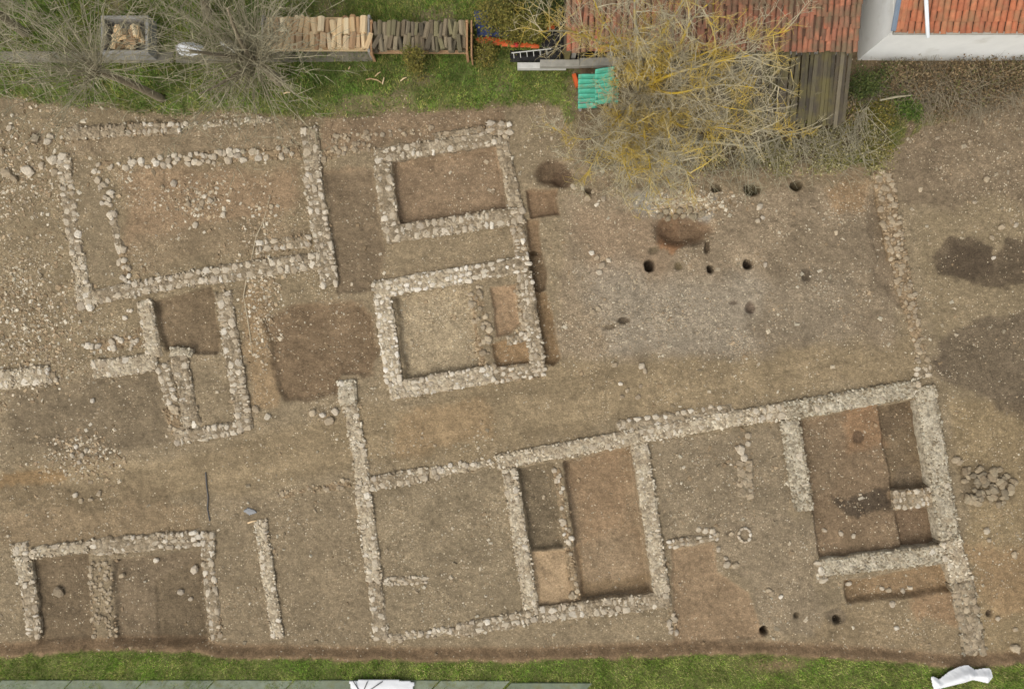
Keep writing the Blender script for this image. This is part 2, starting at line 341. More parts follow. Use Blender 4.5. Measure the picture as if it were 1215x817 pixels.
# soil patches, and painted shade under the cobble heap: outline, colour, softness px, strength, grit density (None keeps)
SOIL = [
 ([(-50, 120), (400, 120), (400, 380), (-50, 470)], (136, 120, 93), 18, 0.8, 0.8),
 ([(140, 200), (352, 190), (362, 246), (250, 262), (150, 300)], (148, 124, 96), 18, 0.85, 0.4),
 ([(160, 280), (340, 250), (365, 290), (170, 325)], (136, 118, 92), 18, 0.8, 0.7),
 ([(88, 190), (120, 190), (150, 330), (108, 340)], (138, 122, 96), 6, 0.9, 0.3),
 ([(80, 155), (350, 150), (350, 182), (80, 186)], (142, 124, 98), 8, 0.8, 0.5),
 ([(378, 130), (600, 120), (600, 160), (380, 180)], (136, 115, 90), 8, 0.9, 0.6),
 ([(384, 204), (440, 198), (446, 240), (390, 244)], (142, 120, 93), 6, 0.9, 0.15),
 ([(462, 288), (612, 264), (616, 306), (450, 336)], (140, 123, 96), 10, 0.8, 0.5),
 ([(286, 350), (322, 340), (330, 478), (296, 480)], (150, 126, 94), 8, 0.8, 0.25),
 ([(0, 548), (210, 540), (400, 500), (470, 478), (650, 440), (760, 420), (1080, 395), (1086, 440), (900, 478), (720, 505), (590, 535), (420, 566), (200, 600), (0, 606)], (142, 124, 95), 18, 0.8, 0.28),
 ([(470, 490), (580, 470), (590, 520), (470, 545)], (146, 122, 90), 10, 0.6, 0.12),
 ([(0, 560), (80, 556), (76, 576), (0, 580)], (140, 114, 80), 8, 0.8, 0.1),
 ([(0, 578), (210, 572), (200, 604), (0, 602)], (118, 102, 78), 10, 0.7, 0.4),
 ([(0, 604), (240, 600), (240, 640), (0, 648)], (138, 118, 90), 10, 0.7, 0.3),
 ([(240, 600), (420, 580), (440, 764), (250, 764)], (134, 118, 93), 10, 0.7, 0.5),
 ([(440, 580), (600, 556), (628, 725), (450, 752)], (134, 119, 94), 8, 0.7, 0.55),
 ([(770, 528), (930, 500), (945, 610), (860, 640), (790, 650)], (132, 117, 94), 10, 0.7, 0.5),
 ([(860, 600), (970, 610), (975, 760), (905, 745), (890, 700), (855, 670)], (140, 124, 100), 10, 0.7, 0.55),
 ([(990, 715), (1135, 700), (1145, 775), (960, 765)], (138, 120, 92), 8, 0.8, 0.5),
 ([(1080, 690), (1135, 690), (1140, 740), (1085, 735)], (146, 118, 88), 8, 0.7, 0.3),
 ([(665, 225), (800, 235), (1030, 215), (1060, 330), (1060, 400), (760, 430), (665, 425)], (142, 125, 101), 14, 0.85, 0.8),
 ([(680, 250), (790, 250), (790, 330), (690, 320)], (149, 127, 101), 18, 0.6, 0.6),
 ([(700, 330), (1000, 320), (1000, 395), (720, 420)], (150, 138, 118), 22, 0.7, 1.0),
 ([(930, 270), (1050, 250), (1062, 400), (900, 410), (880, 380)], (126, 111, 89), 22, 0.7, 0.5),
 ([(985, 220), (1034, 212), (1036, 250), (990, 256)], (150, 122, 88), 10, 0.6, 0.4),
 ([(1062, 140), (1230, 100), (1230, 260), (1090, 250), (1066, 250)], (124, 108, 86), 14, 0.85, 0.65),
 ([(1090, 250), (1230, 240), (1230, 470), (1120, 480)], (136, 120, 93), 18, 0.8, 0.5),
 ([(1130, 480), (1230, 470), (1230, 780), (1170, 780), (1150, 640)], (138, 120, 90), 14, 0.8, 0.6),
 ([(1150, 640), (1230, 650), (1230, 720), (1180, 740)], (146, 120, 88), 14, 0.7, 0.5),
 ([(1106, 300), (1128, 280), (1165, 286), (1180, 300), (1196, 284), (1240, 280), (1240, 330), (1190, 340), (1150, 334), (1116, 326)], (92, 79, 63), 5, 0.95, 0.15),
 ([(1136, 284), (1176, 300), (1182, 326), (1140, 330), (1116, 312)], (82, 70, 56), 7, 0.8, 0.1),
 ([(1116, 404), (1156, 376), (1230, 368), (1230, 500), (1186, 484), (1146, 456), (1114, 436)], (102, 89, 72), 11, 0.85, 0.25),
 ([(994, 590), (1060, 582), (1064, 606), (1010, 613)], (66, 58, 48), 6, 1.0, 0.3),
 ([(1140, 556), (1170, 546), (1202, 560), (1204, 590), (1180, 602), (1142, 590)], (96, 84, 66), 10, 0.7, 0.4),  # shade under and between the heap cobbles, painted into the ground colour
 ([(1002, 486), (1044, 482), (1052, 530), (1006, 536)], (148, 116, 84), 10, 0.7, 0.1),
 ([(1046, 484), (1090, 476), (1096, 506), (1052, 514)], (108, 92, 72), 8, 0.7, 0.15),
 ([(1068, 558), (1110, 550), (1114, 574), (1064, 584)], (112, 98, 79), 7, 0.7, 0.15),
 ([(954, 506), (985, 500), (990, 580), (966, 590)], (122, 106, 83), 10, 0.6, 0.2),
 ([(1088, 170), (1130, 160), (1134, 215), (1090, 220)], (124, 108, 86), 10, 0.5, 0.6),
 ([(788, 258), (806, 256), (812, 290), (796, 300), (776, 286)], (160, 118, 82), 6, 0.6, 0.2),
 ([(744, 236), (850, 228), (846, 256), (780, 256)], (150, 144, 130), 10, 0.7, 1.0),
 ([(676, 548), (746, 536), (760, 640), (690, 648)], (152, 122, 90), 16, 0.4, None),
 ([(740, 690), (772, 686), (773, 702), (692, 718), (690, 690)], (136, 114, 84), 6, 0.7, None),
]
UP = 1 + 0.5/(CH-0.5)
def terrain(px, py):
    """floor height, soil colour, grit density and grass cover at photo-plan positions"""
    px = np.asarray(px, float); py = np.asarray(py, float)
    rag = 1.0+2.4*np.exp(-((px-380)/90)**2-((py-415)/75)**2)
    wx = px + 2.6*rag*fbm(px, py, 16, 1) ; wy = py + 2.6*rag*fbm(px, py, 16, 5)
    z = 0.05*fbm(px, py, 120, 20) + 0.035*fbm(px, py, 18, 24) + 0.02*fbm(px, py, 6, 28, 2)
    col = np.zeros(px.shape+(3,)) + lin((138, 122, 96)); grav = np.full(px.shape, 0.45)
    def blend(c, mk):
        col[:] = col*(1-mk[..., None]) + lin(c)*mk[..., None]
    for poly, c, soft, st, g in SOIL:
        sd_ = poly_sd(poly, px + soft*1.3*fbm(px, py, soft*3+8, 40)+5*fbm(px, py, 7, 47), py + soft*1.3*fbm(px, py, soft*3+8, 44)+5*fbm(px, py, 7, 52))
        mk = st*sst(soft*0.6, -soft*0.6, sd_); blend(c, mk)
        if g is not None: grav = grav*(1-mk) + g*mk
    for poly, d, c, g, e in DUG:
        e = e*1.5; d = d*0.85; sd_ = poly_sd(poly, wx, wy); mk = sst(e*0.5, -e*0.5, sd_)
        z = z + d*mk; mc = sst(e*0.8, -e*0.3, sd_)*0.92; blend(c, mc); grav = grav*(1-mc) + g*mc
    for poly, c, soft, st, g in SOIL[-17:]:      # patches lying on dug floors
        sd_ = poly_sd(poly, px + soft*1.3*fbm(px, py, soft*3+8, 40)+5*fbm(px, py, 7, 47), py + soft*1.3*fbm(px, py, soft*3+8, 44)+5*fbm(px, py, 7, 52))
        blend(c, 0.75*st*sst(soft*0.6, -soft*0.6, sd_))
    for hx, hy, rx, ry, d, c in HOLES:
        r = np.sqrt(((wx-hx)/rx)**2 + ((wy-hy)/ry)**2)
        e = 0.5 if d < -0.2 else 0.75; d = d*0.8
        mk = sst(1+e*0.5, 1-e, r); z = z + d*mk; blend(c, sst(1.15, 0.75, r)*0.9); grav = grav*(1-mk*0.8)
    a_ = math.radians(9.5); us = px*math.cos(a_)-py*math.sin(a_); vs = px*math.sin(a_)+py*math.cos(a_)
    trk = np.exp(-((vs-(580+0.0*px))/62)**2)*sst(1150, 950, px)
    col = col*(1+trk*(0.2*fbm(us/16, vs, 15, 96)+0.12*fbm(us/10, vs, 5, 99))+0.10*fbm(px, py, 30, 34)+0.06*fbm(px, py, 90, 36))[..., None]
    # banks
    yb = np.interp(px, NBx, NBy) + 5*fbm(px, py, 30, 60) + 2.5*fbm(px, py, 8, 63)
    wb = np.where((px > 685) & (px < 1035), 5, np.where(px > 1035, 14, 16))
    n = sst(0, 1, (yb-py)/wb)
    ys = np.interp(px, SBx, SBy) + 1.5*fbm(px, py, 30, 66) + 1.2*fbm(px, py, 7, 69)
    s = sst(0, 1, (py-ys)/11.0)
    up = np.maximum(n, s); hi = np.where(py > 500, 0.22, 0.45) + 0.05*fbm(px, py, 60, 70)
    z = z*(1-up) + up*(hi + 0.02*fbm(px, py, 9, 72))
    nb = sst(-14, 6, yb-py); blend((130, 112, 88), np.maximum(nb*0.9, 0)); blend((142, 117, 88), sst(-5, 3, py-ys)*0.9)
    grav = np.where(up > 0.3, 0.3, grav)
    grav = np.clip(grav*(0.75+1.1*fbm(px, py, 34, 75)+0.7*fbm(px, py, 9, 77)), 0, 1)
    col = col*(1+0.10*(grav-0.3))[..., None]
    # grass cover
    lefty = sst(-5, 7, yb-py + 8*fbm(px, py, 40, 80))*sst(690, 660, px)
    worn = sst(0.3, 0.75, fbm(px, py, 50, 84) + 0.9*np.exp(-((px-545)/70)**2-((py-102)/16)**2) + 0.5*np.exp(-((px-440)/60)**2-((py-125)/12)**2))
    gr = lefty*(1-0.6*worn)
    right = 1.2*np.exp(-((px-1030)/75)**2-((py-172)/36)**2) + 0.8*np.exp(-((px-1050)/60)**2-((py-130)/22)**2) + 0.35*np.exp(-((px-930)/90)**2-((py-190)/20)**2)
    gr = np.maximum(gr, np.clip(right*(yb-py > 0), 0, 1)*sst(-0.3, 0.3, fbm(px, py, 16, 90)))
    bot = sst(9, 15, py-ys + 3*fbm(px, py, 14, 88) + 2*fbm(px, py, 6, 91))
    bot = bot*(1-0.8*np.exp(-((px-920)/35)**2-((py-785)/8)**2))
    gr = np.maximum(gr, bot)
    blend((88, 100, 48), np.clip(gr, 0, 1)*0.85)
    und = sst(0, 20, yb-py)*sst(670, 700, px); blend((98, 84, 62), und*0.7*(1-np.clip(gr, 0, 1)))
    grav = grav*(1-np.clip(gr, 0, 1))
    far = sst(200, 500, np.maximum(np.abs(px-CX)-607, np.abs(py-CY)-408)); blend((96, 92, 56), far)
    col = col*np.array([0.98, 0.985, 0.99])
    return z, col, np.clip(grav, 0, 1), np.clip(gr, 0, 1)

def graded(lo, hi, step, far):
    core = np.arange(lo, hi+step*0.5, step); out = []; d = step; x = hi
    while x < far: d *= 1.25; x += d; out.append(x)
    out = np.array(out); return np.concatenate([-(out[::-1]), core, out]) if abs(lo+hi) < 1e-6 else core
gx = graded(-18.0, 18.0, 0.041, 500); gy = graded(-12.6, 12.6, 0.041, 500)
GX, GY = np.meshgrid(gx, gy)
tz, tc, tg, tgr = terrain(GX/S+CX, CY-GY/S)
nx, ny = len(gx), len(gy)
idx = np.arange(nx*ny).reshape(ny, nx)
fc = np.stack([idx[:-1, :-1], idx[:-1, 1:], idx[1:, 1:], idx[1:, :-1]], -1).reshape(-1, 4)
me = np_mesh('ground', np.stack([GX, GY, tz], -1).reshape(-1, 3), fc, tc.reshape(-1, 3), True, M['soil'])
at = me.attributes.new('grav', 'FLOAT', 'POINT'); at.data.foreach_set('value', tg.astype(np.float32).ravel())
ground = link(bpy.data.objects.new('ground', me)); tag(ground, kind='structure')

def gz(px, py):
    return float(terrain(np.array([px]), np.array([py]))[0][0])
# cheap lookup on the sheet (photo-plan pixels)
cz = tz
def gzl(px, py):
    X = (np.asarray(px, float)-CX)*S; Y = (CY-np.asarray(py, float))*S
    i = np.clip(np.searchsorted(gx, X), 1, nx-1); j = np.clip(np.searchsorted(gy, Y), 1, ny-1)
    return tz[j, i]
def glook(px, py):
    X = (np.asarray(px, float)-CX)*S; Y = (CY-np.asarray(py, float))*S
    i = np.clip(np.searchsorted(gx, X), 1, nx-1); j = np.clip(np.searchsorted(gy, Y), 1, ny-1)
    return tz[j, i], tg[j, i], tgr[j, i], tc[j, i]

# ------------------------------------------------------------------ stones
def hull_mesh(name, seed, pw=3.2, npts=20, flat=0.75):
    r = random.Random(seed); bm = bmesh.new()
    for i in range(npts):
        th = 2*math.pi*(i*0.381966 + r.uniform(-0.06, 0.06)); zz = -1+2*(i+0.5)/npts
        q = math.sqrt(max(0, 1-zz*zz)); d = Vector((q*math.cos(th), q*math.sin(th), zz))
        k = (abs(d.x)**pw+abs(d.y)**pw+abs(d.z)**pw)**(-1/pw)*r.uniform(0.88, 1.04)
        v = d*k*0.5; v.z = max(-0.5, min(0.5*flat, v.z)); bm.verts.new(v)
    bmesh.ops.convex_hull(bm, input=bm.verts)
    lone = [v for v in bm.verts if not v.link_faces]
    bmesh.ops.delete(bm, geom=lone, context='VERTS')
    me = bpy.data.meshes.new(name); bm.to_mesh(me); bm.free(); return me
STONE = {}
for mk in ('stone_pale', 'stone_white', 'stone_brown', 'stone_grey'):
    STONE[mk] = []
    for i in range(14):
        me = hull_mesh('stone', 50+i, 2.6+0.25*(i % 5), 18+(i % 4)*2, 0.7 if i % 2 else 0.85); me.materials.append(M[mk]); STONE[mk].append(me)

def add_stone(parent, mk, x, y, z, sx, sy, sz, rz, name='stone', tilt=0.12, rnd=random):
    o = bpy.data.objects.new(name, rnd.choice(STONE[mk]))
    o.location = (x, y, z); o.scale = (sx, sy, sz)
    o.rotation_euler = (rnd.uniform(-tilt, tilt), rnd.uniform(-tilt, tilt), rz)
    COL.objects.link(o)
    if parent is not None: child_world(o, parent)
    return o

CUBE = np.array([(-1, -1, -1), (1, -1, -1), (1, 1, -1), (-1, 1, -1), (-1, -1, 1), (1, -1, 1), (1, 1, 1), (-1, 1, 1)], float)*0.5
CUBEF = np.array([(0, 3, 2, 1), (4, 5, 6, 7), (0, 1, 5, 4), (1, 2, 6, 5), (2, 3, 7, 6), (3, 0, 4, 7)])
OCT = np.array([(1, 0, 0), (0, 1, 0), (-1, 0, 0), (0, -1, 0), (0, 0, 1), (0, 0, -1)], float)*0.5
OCTF = np.array([(0, 1, 4), (1, 2, 4), (2, 3, 4), (3, 0, 4), (1, 0, 5), (2, 1, 5), (3, 2, 5), (0, 3, 5)])
def chips_mesh(name, xyz, size, cols, shape='cube', flat=0.6, mat='chip'):
    base, F = (CUBE, CUBEF) if shape == 'cube' else (OCT, OCTF)
    n = len(xyz); k = len(base)
    v = base[None] * (1 + rng.uniform(-0.35, 0.25, (n, k, 3)))
    if shape == 'cube': v[:, 4:, :2] *= 0.72
    sc_ = size[:, None]*np.stack([rng.uniform(0.8, 1.35, n), rng.uniform(0.6, 1.0, n), rng.uniform(0.35, 0.7, n)*flat/0.6], -1)
    v = v*sc_[:, None, :]; a = rng.uniform(0, 2*np.pi, n); tx = rng.normal(0, 0.25, n)
    y2 = v[..., 1]*np.cos(tx)[:, None] - v[..., 2]*np.sin(tx)[:, None]; z2 = v[..., 1]*np.sin(tx)[:, None] + v[..., 2]*np.cos(tx)[:, None]
    x3 = v[..., 0]*np.cos(a)[:, None] - y2*np.sin(a)[:, None]; y3 = v[..., 0]*np.sin(a)[:, None] + y2*np.cos(a)[:, None]
    V = np.stack([x3, y3, z2], -1) + xyz[:, None, :]
    Fa = (F[None] + (np.arange(n)*k)[:, None, None]).reshape(-1, F.shape[1])
    return np_mesh(name, V.reshape(-1, 3), Fa, np.repeat(cols, k, 0), False, M[mat])
CHIPC = {'white': [(226, 216, 196), (200, 186, 160), (180, 164, 138)], 'pale': [(198, 183, 156), (174, 158, 131), (208, 196, 171), (152, 136, 111)],
         'brown': [(158, 136, 106), (138, 118, 90), (176, 154, 122)], 'grey': [(172, 160, 136), (152, 140, 116), (190, 180, 156), (136, 122, 98)]}
def pick_cols(pal, n):
    p = np.array([lin(c) for c in CHIPC[pal]]); return p[rng.integers(0, len(p), n)]*rng.uniform(0.8, 1.2, (n, 1))

PAL = {'pale': ('mortar_pale', 'stone_pale'), 'white': ('mortar_white', 'stone_white'), 'grey': ('mortar_grey', 'stone_pale'), 'brown': ('mortar_brown', 'stone_brown')}
wall_masks = []
def wall(thing, p0, p1, wpx, style='masonry', pal='pale', top=0.2, sz=10.0, prob=1.0, bottom=-0.55, mat_stone=None, top2=None, wob=1.0, chip=1.0, seed=None):
    """one straight length of wall: a mortared core, stones set in its top, small packing between"""
    r = random.Random(seed if seed is not None else hash((p0, p1)) & 0xffff)
    top *= 0.4; sz *= 0.86; wob *= 1.45; top2 = top if top2 is None else top2
    tm = (top+top2)/2
    A = np.array(p0, float); B = np.array(p1, float)
    f = 1-tm/CH; A = np.array([(A[0]-CX)*f+CX, (A[1]-CY)*f+CY]); B = np.array([(B[0]-CX)*f+CX, (B[1]-CY)*f+CY])
    Ld = np.linalg.norm(B-A); u = (B-A)/Ld; nrm = np.array([-u[1], u[0]]); W = wpx*f
    wall_masks.append((A, B, W))
    cm, sm = PAL[pal]; sm = mat_stone or sm; wpx *= 1.06; W *= 1.06
    if style == 'masonry': cm = 'mortar_pale' if pal == 'white' else 'joint'
    sd0 = r.uniform(0, 900)
    # --- core: gridded top with ragged edge, sides run down into the soil
    nu = max(4, int(Ld/2.6)); nv = max(4, int(W/2.6))
    uu, vv = np.meshgrid(np.linspace(0, 1, nu+1), np.linspace(-0.5, 0.5, nv+1), indexing='ij')
    ul = uu*Ld
    ragL = wob*(1.3*fbm(ul+sd0, ul*0+7, 14, 100) + 0.9*fbm(ul+sd0, ul*0+3, 5, 103)); ragR = wob*(1.3*fbm(ul+sd0, ul*0+47, 14, 106) + 0.9*fbm(ul+sd0, ul*0+31, 5, 108))
    off = np.where(vv < 0, ragL, ragR)*np.abs(vv)*2
    lat = vv*W + off
    ue = ul + (1.8*wob)*fbm(lat+sd0, lat*0+11, 6, 110)*np.where((uu < 0.02) | (uu > 0.98), 1, 0.3)
    gpx = A[0]+u[0]*ue+nrm[0]*lat; gpy = A[1]+u[1]*ue+nrm[1]*lat
    edge = np.maximum(sst(0.36, 0.5, np.abs(vv)), np.maximum(sst(0.02*20/nu+0.02, 0, uu), sst(0.98-0.4/nu, 1, uu)))
    zz = (top+(top2-top)*uu) + 0.035*fbm(gpx, gpy, 18, 120) + 0.03*fbm(gpx, gpy, 5, 124) - 0.05*edge
    if style == 'rubble': zz -= 0.03
    X = (gpx-CX)*S; Y = (CY-gpy)*S
    V = np.stack([X, Y, zz], -1).reshape(-1, 3); ids = np.arange(V.shape[0]).reshape(nu+1, nv+1)
    F = np.stack([ids[:-1, :-1], ids[:-1, 1:], ids[1:, 1:], ids[1:, :-1]], -1).reshape(-1, 4)
    ring = np.concatenate([ids[:, 0], ids[-1, 1:], ids[::-1, -1][1:], ids[0, ::-1][1:-1]])
    nb = len(V); low = V[ring].copy(); low[:, 2] = bottom
    c = np.array([V[:, 0].mean(), V[:, 1].mean()])
    V = np.concatenate([V, low]); k = len(ring); i = np.arange(k); j = (i+1) % k
    F = np.concatenate([F, np.stack([ring[i], ring[j], nb+j, nb+i], -1)])
    me = np_mesh('wall', V, F, None, False, M[cm])
    bm = bmesh.new(); bm.from_mesh(me); bmesh.ops.recalc_face_normals(bm, faces=bm.faces); bm.to_mesh(me); bm.free()
    core = link(bpy.data.objects.new('wall', me)); child_world(core, thing)
    ztop = lambda uf: top+(top2-top)*uf
    def put(ul_, lat_, lx, ly, h, jit=0.14):
        q = A+u*ul_+nrm*lat_; ang = math.atan2(-u[1], u[0]) + r.gauss(0, jit)
        add_stone(core, sm, (q[0]-CX)*S, (CY-q[1])*S, (max(float(gzl(q[0], q[1]))+h*0.12, ztop(ul_/Ld)-0.03) if style == 'rubble' else ztop(ul_/Ld)-0.36*h+r.uniform(0.0, 0.02)), lx*S, ly*S, h, ang, rnd=r, tilt=0.07)
    if style in ('masonry', 'mortar'):
        rows = max(1, round(W/sz)) if style == 'masonry' else max(1, round(W/sz))
        rw = W/rows
        for k_ in range(rows):
            x = r.uniform(-2, 2)
            while x < Ld-2:
                l = sz*r.choice((0.55, 0.7, 0.85, 1.0, 1.1, 1.3, 1.6))
                outer = (k_ == 0 or k_ == rows-1)
                if r.random() < min(0.94, prob*1.1)*(1.0 if outer else 0.85):
                    put(min(x+l/2, Ld-1.5), (k_+0.5)*rw-W/2+r.uniform(-1.5, 1.5), l*r.uniform(0.9, 1.02), rw*r.uniform(0.86, 1.02), r.uniform(0.12, 0.2), 0.1)
                x += l
    elif style == 'rubble':
        n_ = int(Ld*W/(sz*sz)*prob*1.5)
        for _ in range(n_):
            s_ = sz*r.choice((0.6, 0.7, 0.8, 0.9, 1.0, 1.0, 1.2, 1.35))
            put(r.uniform(0, Ld), r.uniform(-0.5, 0.5)*W, s_, s_*r.uniform(0.65, 0.95), s_*S*0.6, 1.5)
    n_ = int(Ld*W/(9 if style == 'mortar' else 16)*chip)
    if n_ > 0:
        cu = rng.uniform(0, Ld, n_); cl = rng.uniform(-0.52, 0.52, n_)*W
        gx_ = A[0]+u[0]*cu+nrm[0]*cl; gy_ = A[1]+u[1]*cu+nrm[1]*cl
        xyz = np.stack([(gx_-CX)*S, (CY-gy_)*S, ztop(0)+(ztop(1)-ztop(0))*cu/Ld + rng.uniform(-0.03, 0.004, n_) - (0.02 if style == 'rubble' else 0)], -1)
        fm = chips_mesh('packing', xyz, rng.uniform(1.4, 3.8, n_)*S, pick_cols(pal, n_)*(0.8 if style == 'masonry' else 0.9), flat=0.4)
        fo = link(bpy.data.objects.new('packing', fm)); child_world(fo, core); tag(fo, kind='stuff')
    return core
def found(name, at_, label, cat='foundation', group=None):
    return empty(name, P(at_[0], at_[1], 0), label, cat, group)

# ---- room foundations and wall stubs, all plan positions read off the photograph
T = found('room_foundation', (240, 350), 'large room foundation of pale fieldstone walls around the broad reddish floor')
wall(T, (73, 182), (90, 300), 17, 'masonry', 'pale', 0.14, 9, 0.8)
wall(T, (90, 300), (98, 350), 16, 'mortar', 'pale', 0.1, 9, 0.4, wob=1.6)
wall(T, (92, 356), (240, 327), 17, 'masonry', 'pale', 0.2, 10, 0.9)
wall(T, (240, 328), (376, 309), 20, 'masonry', 'pale', 0.22, 10.5, 0.8)
wall(T, (98, 338), (101, 366), 20, 'mortar', 'pale', 0.2, 11, 0.8)
wall(T, (303, 292), (368, 286), 16, 'masonry', 'brown', 0.12, 9, 0.9, mat_stone='stone_pale')
wall(T, (366, 150), (372, 208), 19, 'masonry', 'pale', 0.2, 11, 0.95)
wall(T, (369, 205), (391, 338), 21, 'masonry', 'pale', 0.24, 10, 0.95)
T = found('boulder_row', (130, 270), 'single line of upright boulders along west edge of the broad reddish floor', 'stone row')
wall(T, (116, 200), (134, 258), 13, 'rubble', 'brown', 0.1, 9, 1.1, mat_stone='stone_pale', chip=0.5)
wall(T, (134, 258), (142, 295), 11, 'masonry', 'brown', 0.12, 11.5, 1, mat_stone='stone_pale', chip=0.4)
wall(T, (142, 297), (152, 338), 12, 'rubble', 'brown', 0.1, 8.5, 1.0, mat_stone='stone_pale', chip=0.5)
T = found('bank_wall', (140, 155), 'crumbling mortared wall set in the earth bank below the pollarded trees', 'wall')
wall(T, (77, 159), (150, 153), 15, 'masonry', 'pale', 0.2, 8, 0.75, wob=1.6, mat_stone='stone_brown')
wall(T, (214, 150), (322, 142), 8, 'rubble', 'pale', 0.14, 6, 0.4, wob=1.8)
wall(T, (150, 153), (214, 151), 15, 'masonry', 'brown', 0.24, 7.5, 0.9, wob=1.6, mat_stone='stone_pale')
T = found('stone_row', (240, 185), 'straight line of loose fieldstones bordering the broad reddish floor below the bank', 'stone row')
wall(T, (112, 196), (230, 189), 12, 'rubble', 'brown', 0.08, 8.5, 1.0, mat_stone='stone_pale', wob=1.8)
wall(T, (230, 188), (358, 180), 13, 'rubble', 'brown', 0.1, 9, 1.0, mat_stone='stone_pale', wob=1.8)
T = found('stone_row', (410, 177), 'low rubble course bridging the gap to the pit with the smooth brown floor', 'stone row')
wall(T, (380, 184), (440, 172), 14, 'rubble', 'brown', 0.07, 7, 0.9, wob=2)
wall(T, (388, 166), (520, 152), 10, 'rubble', 'brown', 0.06, 6.5, 0.6, wob=2)

T = found('room_foundation', (535, 220), 'square room foundation with tidy stone walls round a smooth brown dug floor')
wall(T, (444, 185), (586, 163), 17, 'masonry', 'pale', 0.22, 9, 0.55, mat_stone='stone_pale', chip=1.3)
wall(T, (453, 192), (463, 270), 20, 'masonry', 'pale', 0.22, 10, 0.75)
wall(T, (456, 279), (622, 254), 20, 'masonry', 'pale', 0.26, 10, 0.98)
wall(T, (594, 160), (612, 246), 15, 'masonry', 'pale', 0.2, 9, 0.8, mat_stone='stone_brown')
wall(T, (576, 151), (606, 151), 16, 'masonry', 'brown', 0.24, 13, 0.9, mat_stone='stone_pale')
wall(T, (514, 162), (576, 152), 8, 'masonry', 'brown', 0.22, 8, 0.8)
T = found('stone_row', (616, 285), 'short broken wall joining the two square stone rooms', 'stone row')
wall(T, (613, 264), (621, 312), 15, 'masonry', 'brown', 0.16, 8, 0.75, mat_stone='stone_pale', wob=1.8)

T = found('room_foundation', (540, 395), 'square room foundation with bright whitish walls and a line of boulders inside')
wall(T, (442, 344), (556, 325), 19, 'masonry', 'white', 0.26, 9, 0.95)
wall(T, (556, 324), (628, 312), 19, 'masonry', 'pale', 0.24, 9, 0.9, mat_stone='stone_white')
wall(T, (453, 352), (467, 452), 20, 'masonry', 'white', 0.26, 9.5, 0.98)
wall(T, (462, 464), (586, 443), 20, 'masonry', 'white', 0.26, 9, 0.98, mat_stone='stone_pale')
wall(T, (586, 446), (646, 437), 18, 'masonry', 'brown', 0.16, 8, 0.95, mat_stone='stone_pale')
wall(T, (622, 322), (640, 440), 17, 'masonry', 'pale', 0.2, 8, 0.85, mat_stone='stone_pale')
wall(T, (566, 340), (578, 436), 18, 'rubble', 'brown', 0.06, 9.5, 0.7, mat_stone='stone_brown')
wall(T, (601, 404), (626, 398), 11, 'masonry', 'brown', 0.1, 9, 0.9, mat_stone='stone_pale')
wall(T, (614, 338), (622, 392), 8, 'rubble', 'brown', 0.08, 7, 0.8)

T = found('room_foundation', (230, 440), 'narrow room foundation with parallel stone walls beside the dark round-cornered pit')
wall(T, (170, 356), (183, 424), 17, 'mortar', 'pale', 0.18, 10, 0.5)
wall(T, (191, 430), (203, 478), 15, 'masonry', 'pale', 0.14, 9, 0.8, wob=2)
wall(T, (211, 420), (227, 506), 20, 'masonry', 'pale', 0.18, 10, 0.65, wob=1.6)
wall(T, (264, 346), (290, 510), 19, 'masonry', 'pale', 0.22, 10, 0.8)
wall(T, (206, 520), (284, 507), 16, 'masonry', 'pale', 0.18, 9, 0.9)
wall(T, (200, 482), (210, 514), 16, 'rubble', 'brown', 0.1, 8, 0.8)
wall(T, (108, 438), (186, 430), 21, 'mortar', 'pale', 0.18, 11, 0.5, wob=1.6)
wall(T, (199, 417), (226, 419), 10, 'mortar', 'grey', 0.2, 12, 0.4)
T = found('wall_stub', (30, 449), 'broad whitish wall stub beside scattered cobbles, separate from any room', 'wall')
wall(T, (-20, 452), (57, 445), 21, 'mortar', 'pale', 0.2, 11, 0.6, wob=1.4, mat_stone='stone_white')
wall(T, (58, 447), (68, 446), 14, 'masonry', 'brown', 0.1, 10, 1, mat_stone='stone_pale', chip=0.3)
T = found('stone_row', (145, 405), 'tumbled stones of a fallen wall above the whitish mortar wall', 'stone row')
wall(T, (104, 410), (184, 402), 17, 'rubble', 'brown', 0.05, 8, 0.5, wob=2.5, mat_stone='stone_pale', chip=0.8)
wall(T, (150, 370), (172, 396), 14, 'rubble', 'brown', 0.04, 8, 0.5, wob=2.5, mat_stone='stone_pale', chip=0.8)

T = found('range_foundation', (600, 640), 'long foundation of adjoining rooms, one with a deep smooth reddish floor')
wall(T, (410, 451), (413, 480), 20, 'mortar', 'grey', 0.24, 10, 0.5)
wall(T, (415, 480), (424, 527), 17, 'mortar', 'pale', 0.13, 9, 0.35, wob=1.4)
wall(T, (424, 525), (431, 578), 16, 'mortar', 'pale', 0.1, 9, 0.6)
wall(T, (429, 575), (444, 690), 18, 'mortar', 'pale', 0.18, 9, 0.6)
wall(T, (444, 688), (452, 758), 17, 'masonry', 'pale', 0.16, 9, 0.75)
wall(T, (436, 575), (508, 562), 17, 'masonry', 'pale', 0.16, 9, 0.6, chip=1.4)
wall(T, (508, 562), (586, 548), 12, 'rubble', 'pale', 0.1, 8, 0.6, wob=2)
wall(T, (588, 549), (760, 517), 17, 'mortar', 'pale', 0.22, 9, 0.4, chip=1.4)
wall(T, (760, 516), (906, 491), 17, 'mortar', 'pale', 0.24, 10, 0.5, chip=1.4)
wall(T, (604, 556), (630, 722), 17, 'mortar', 'pale', 0.18, 9, 0.5, chip=1.3)
wall(T, (759, 526), (786, 706), 18, 'mortar', 'pale', 0.24, 9, 0.45, chip=1.4)
wall(T, (636, 730), (796, 711), 18, 'masonry', 'pale', 0.2, 10, 0.6, chip=1.3)
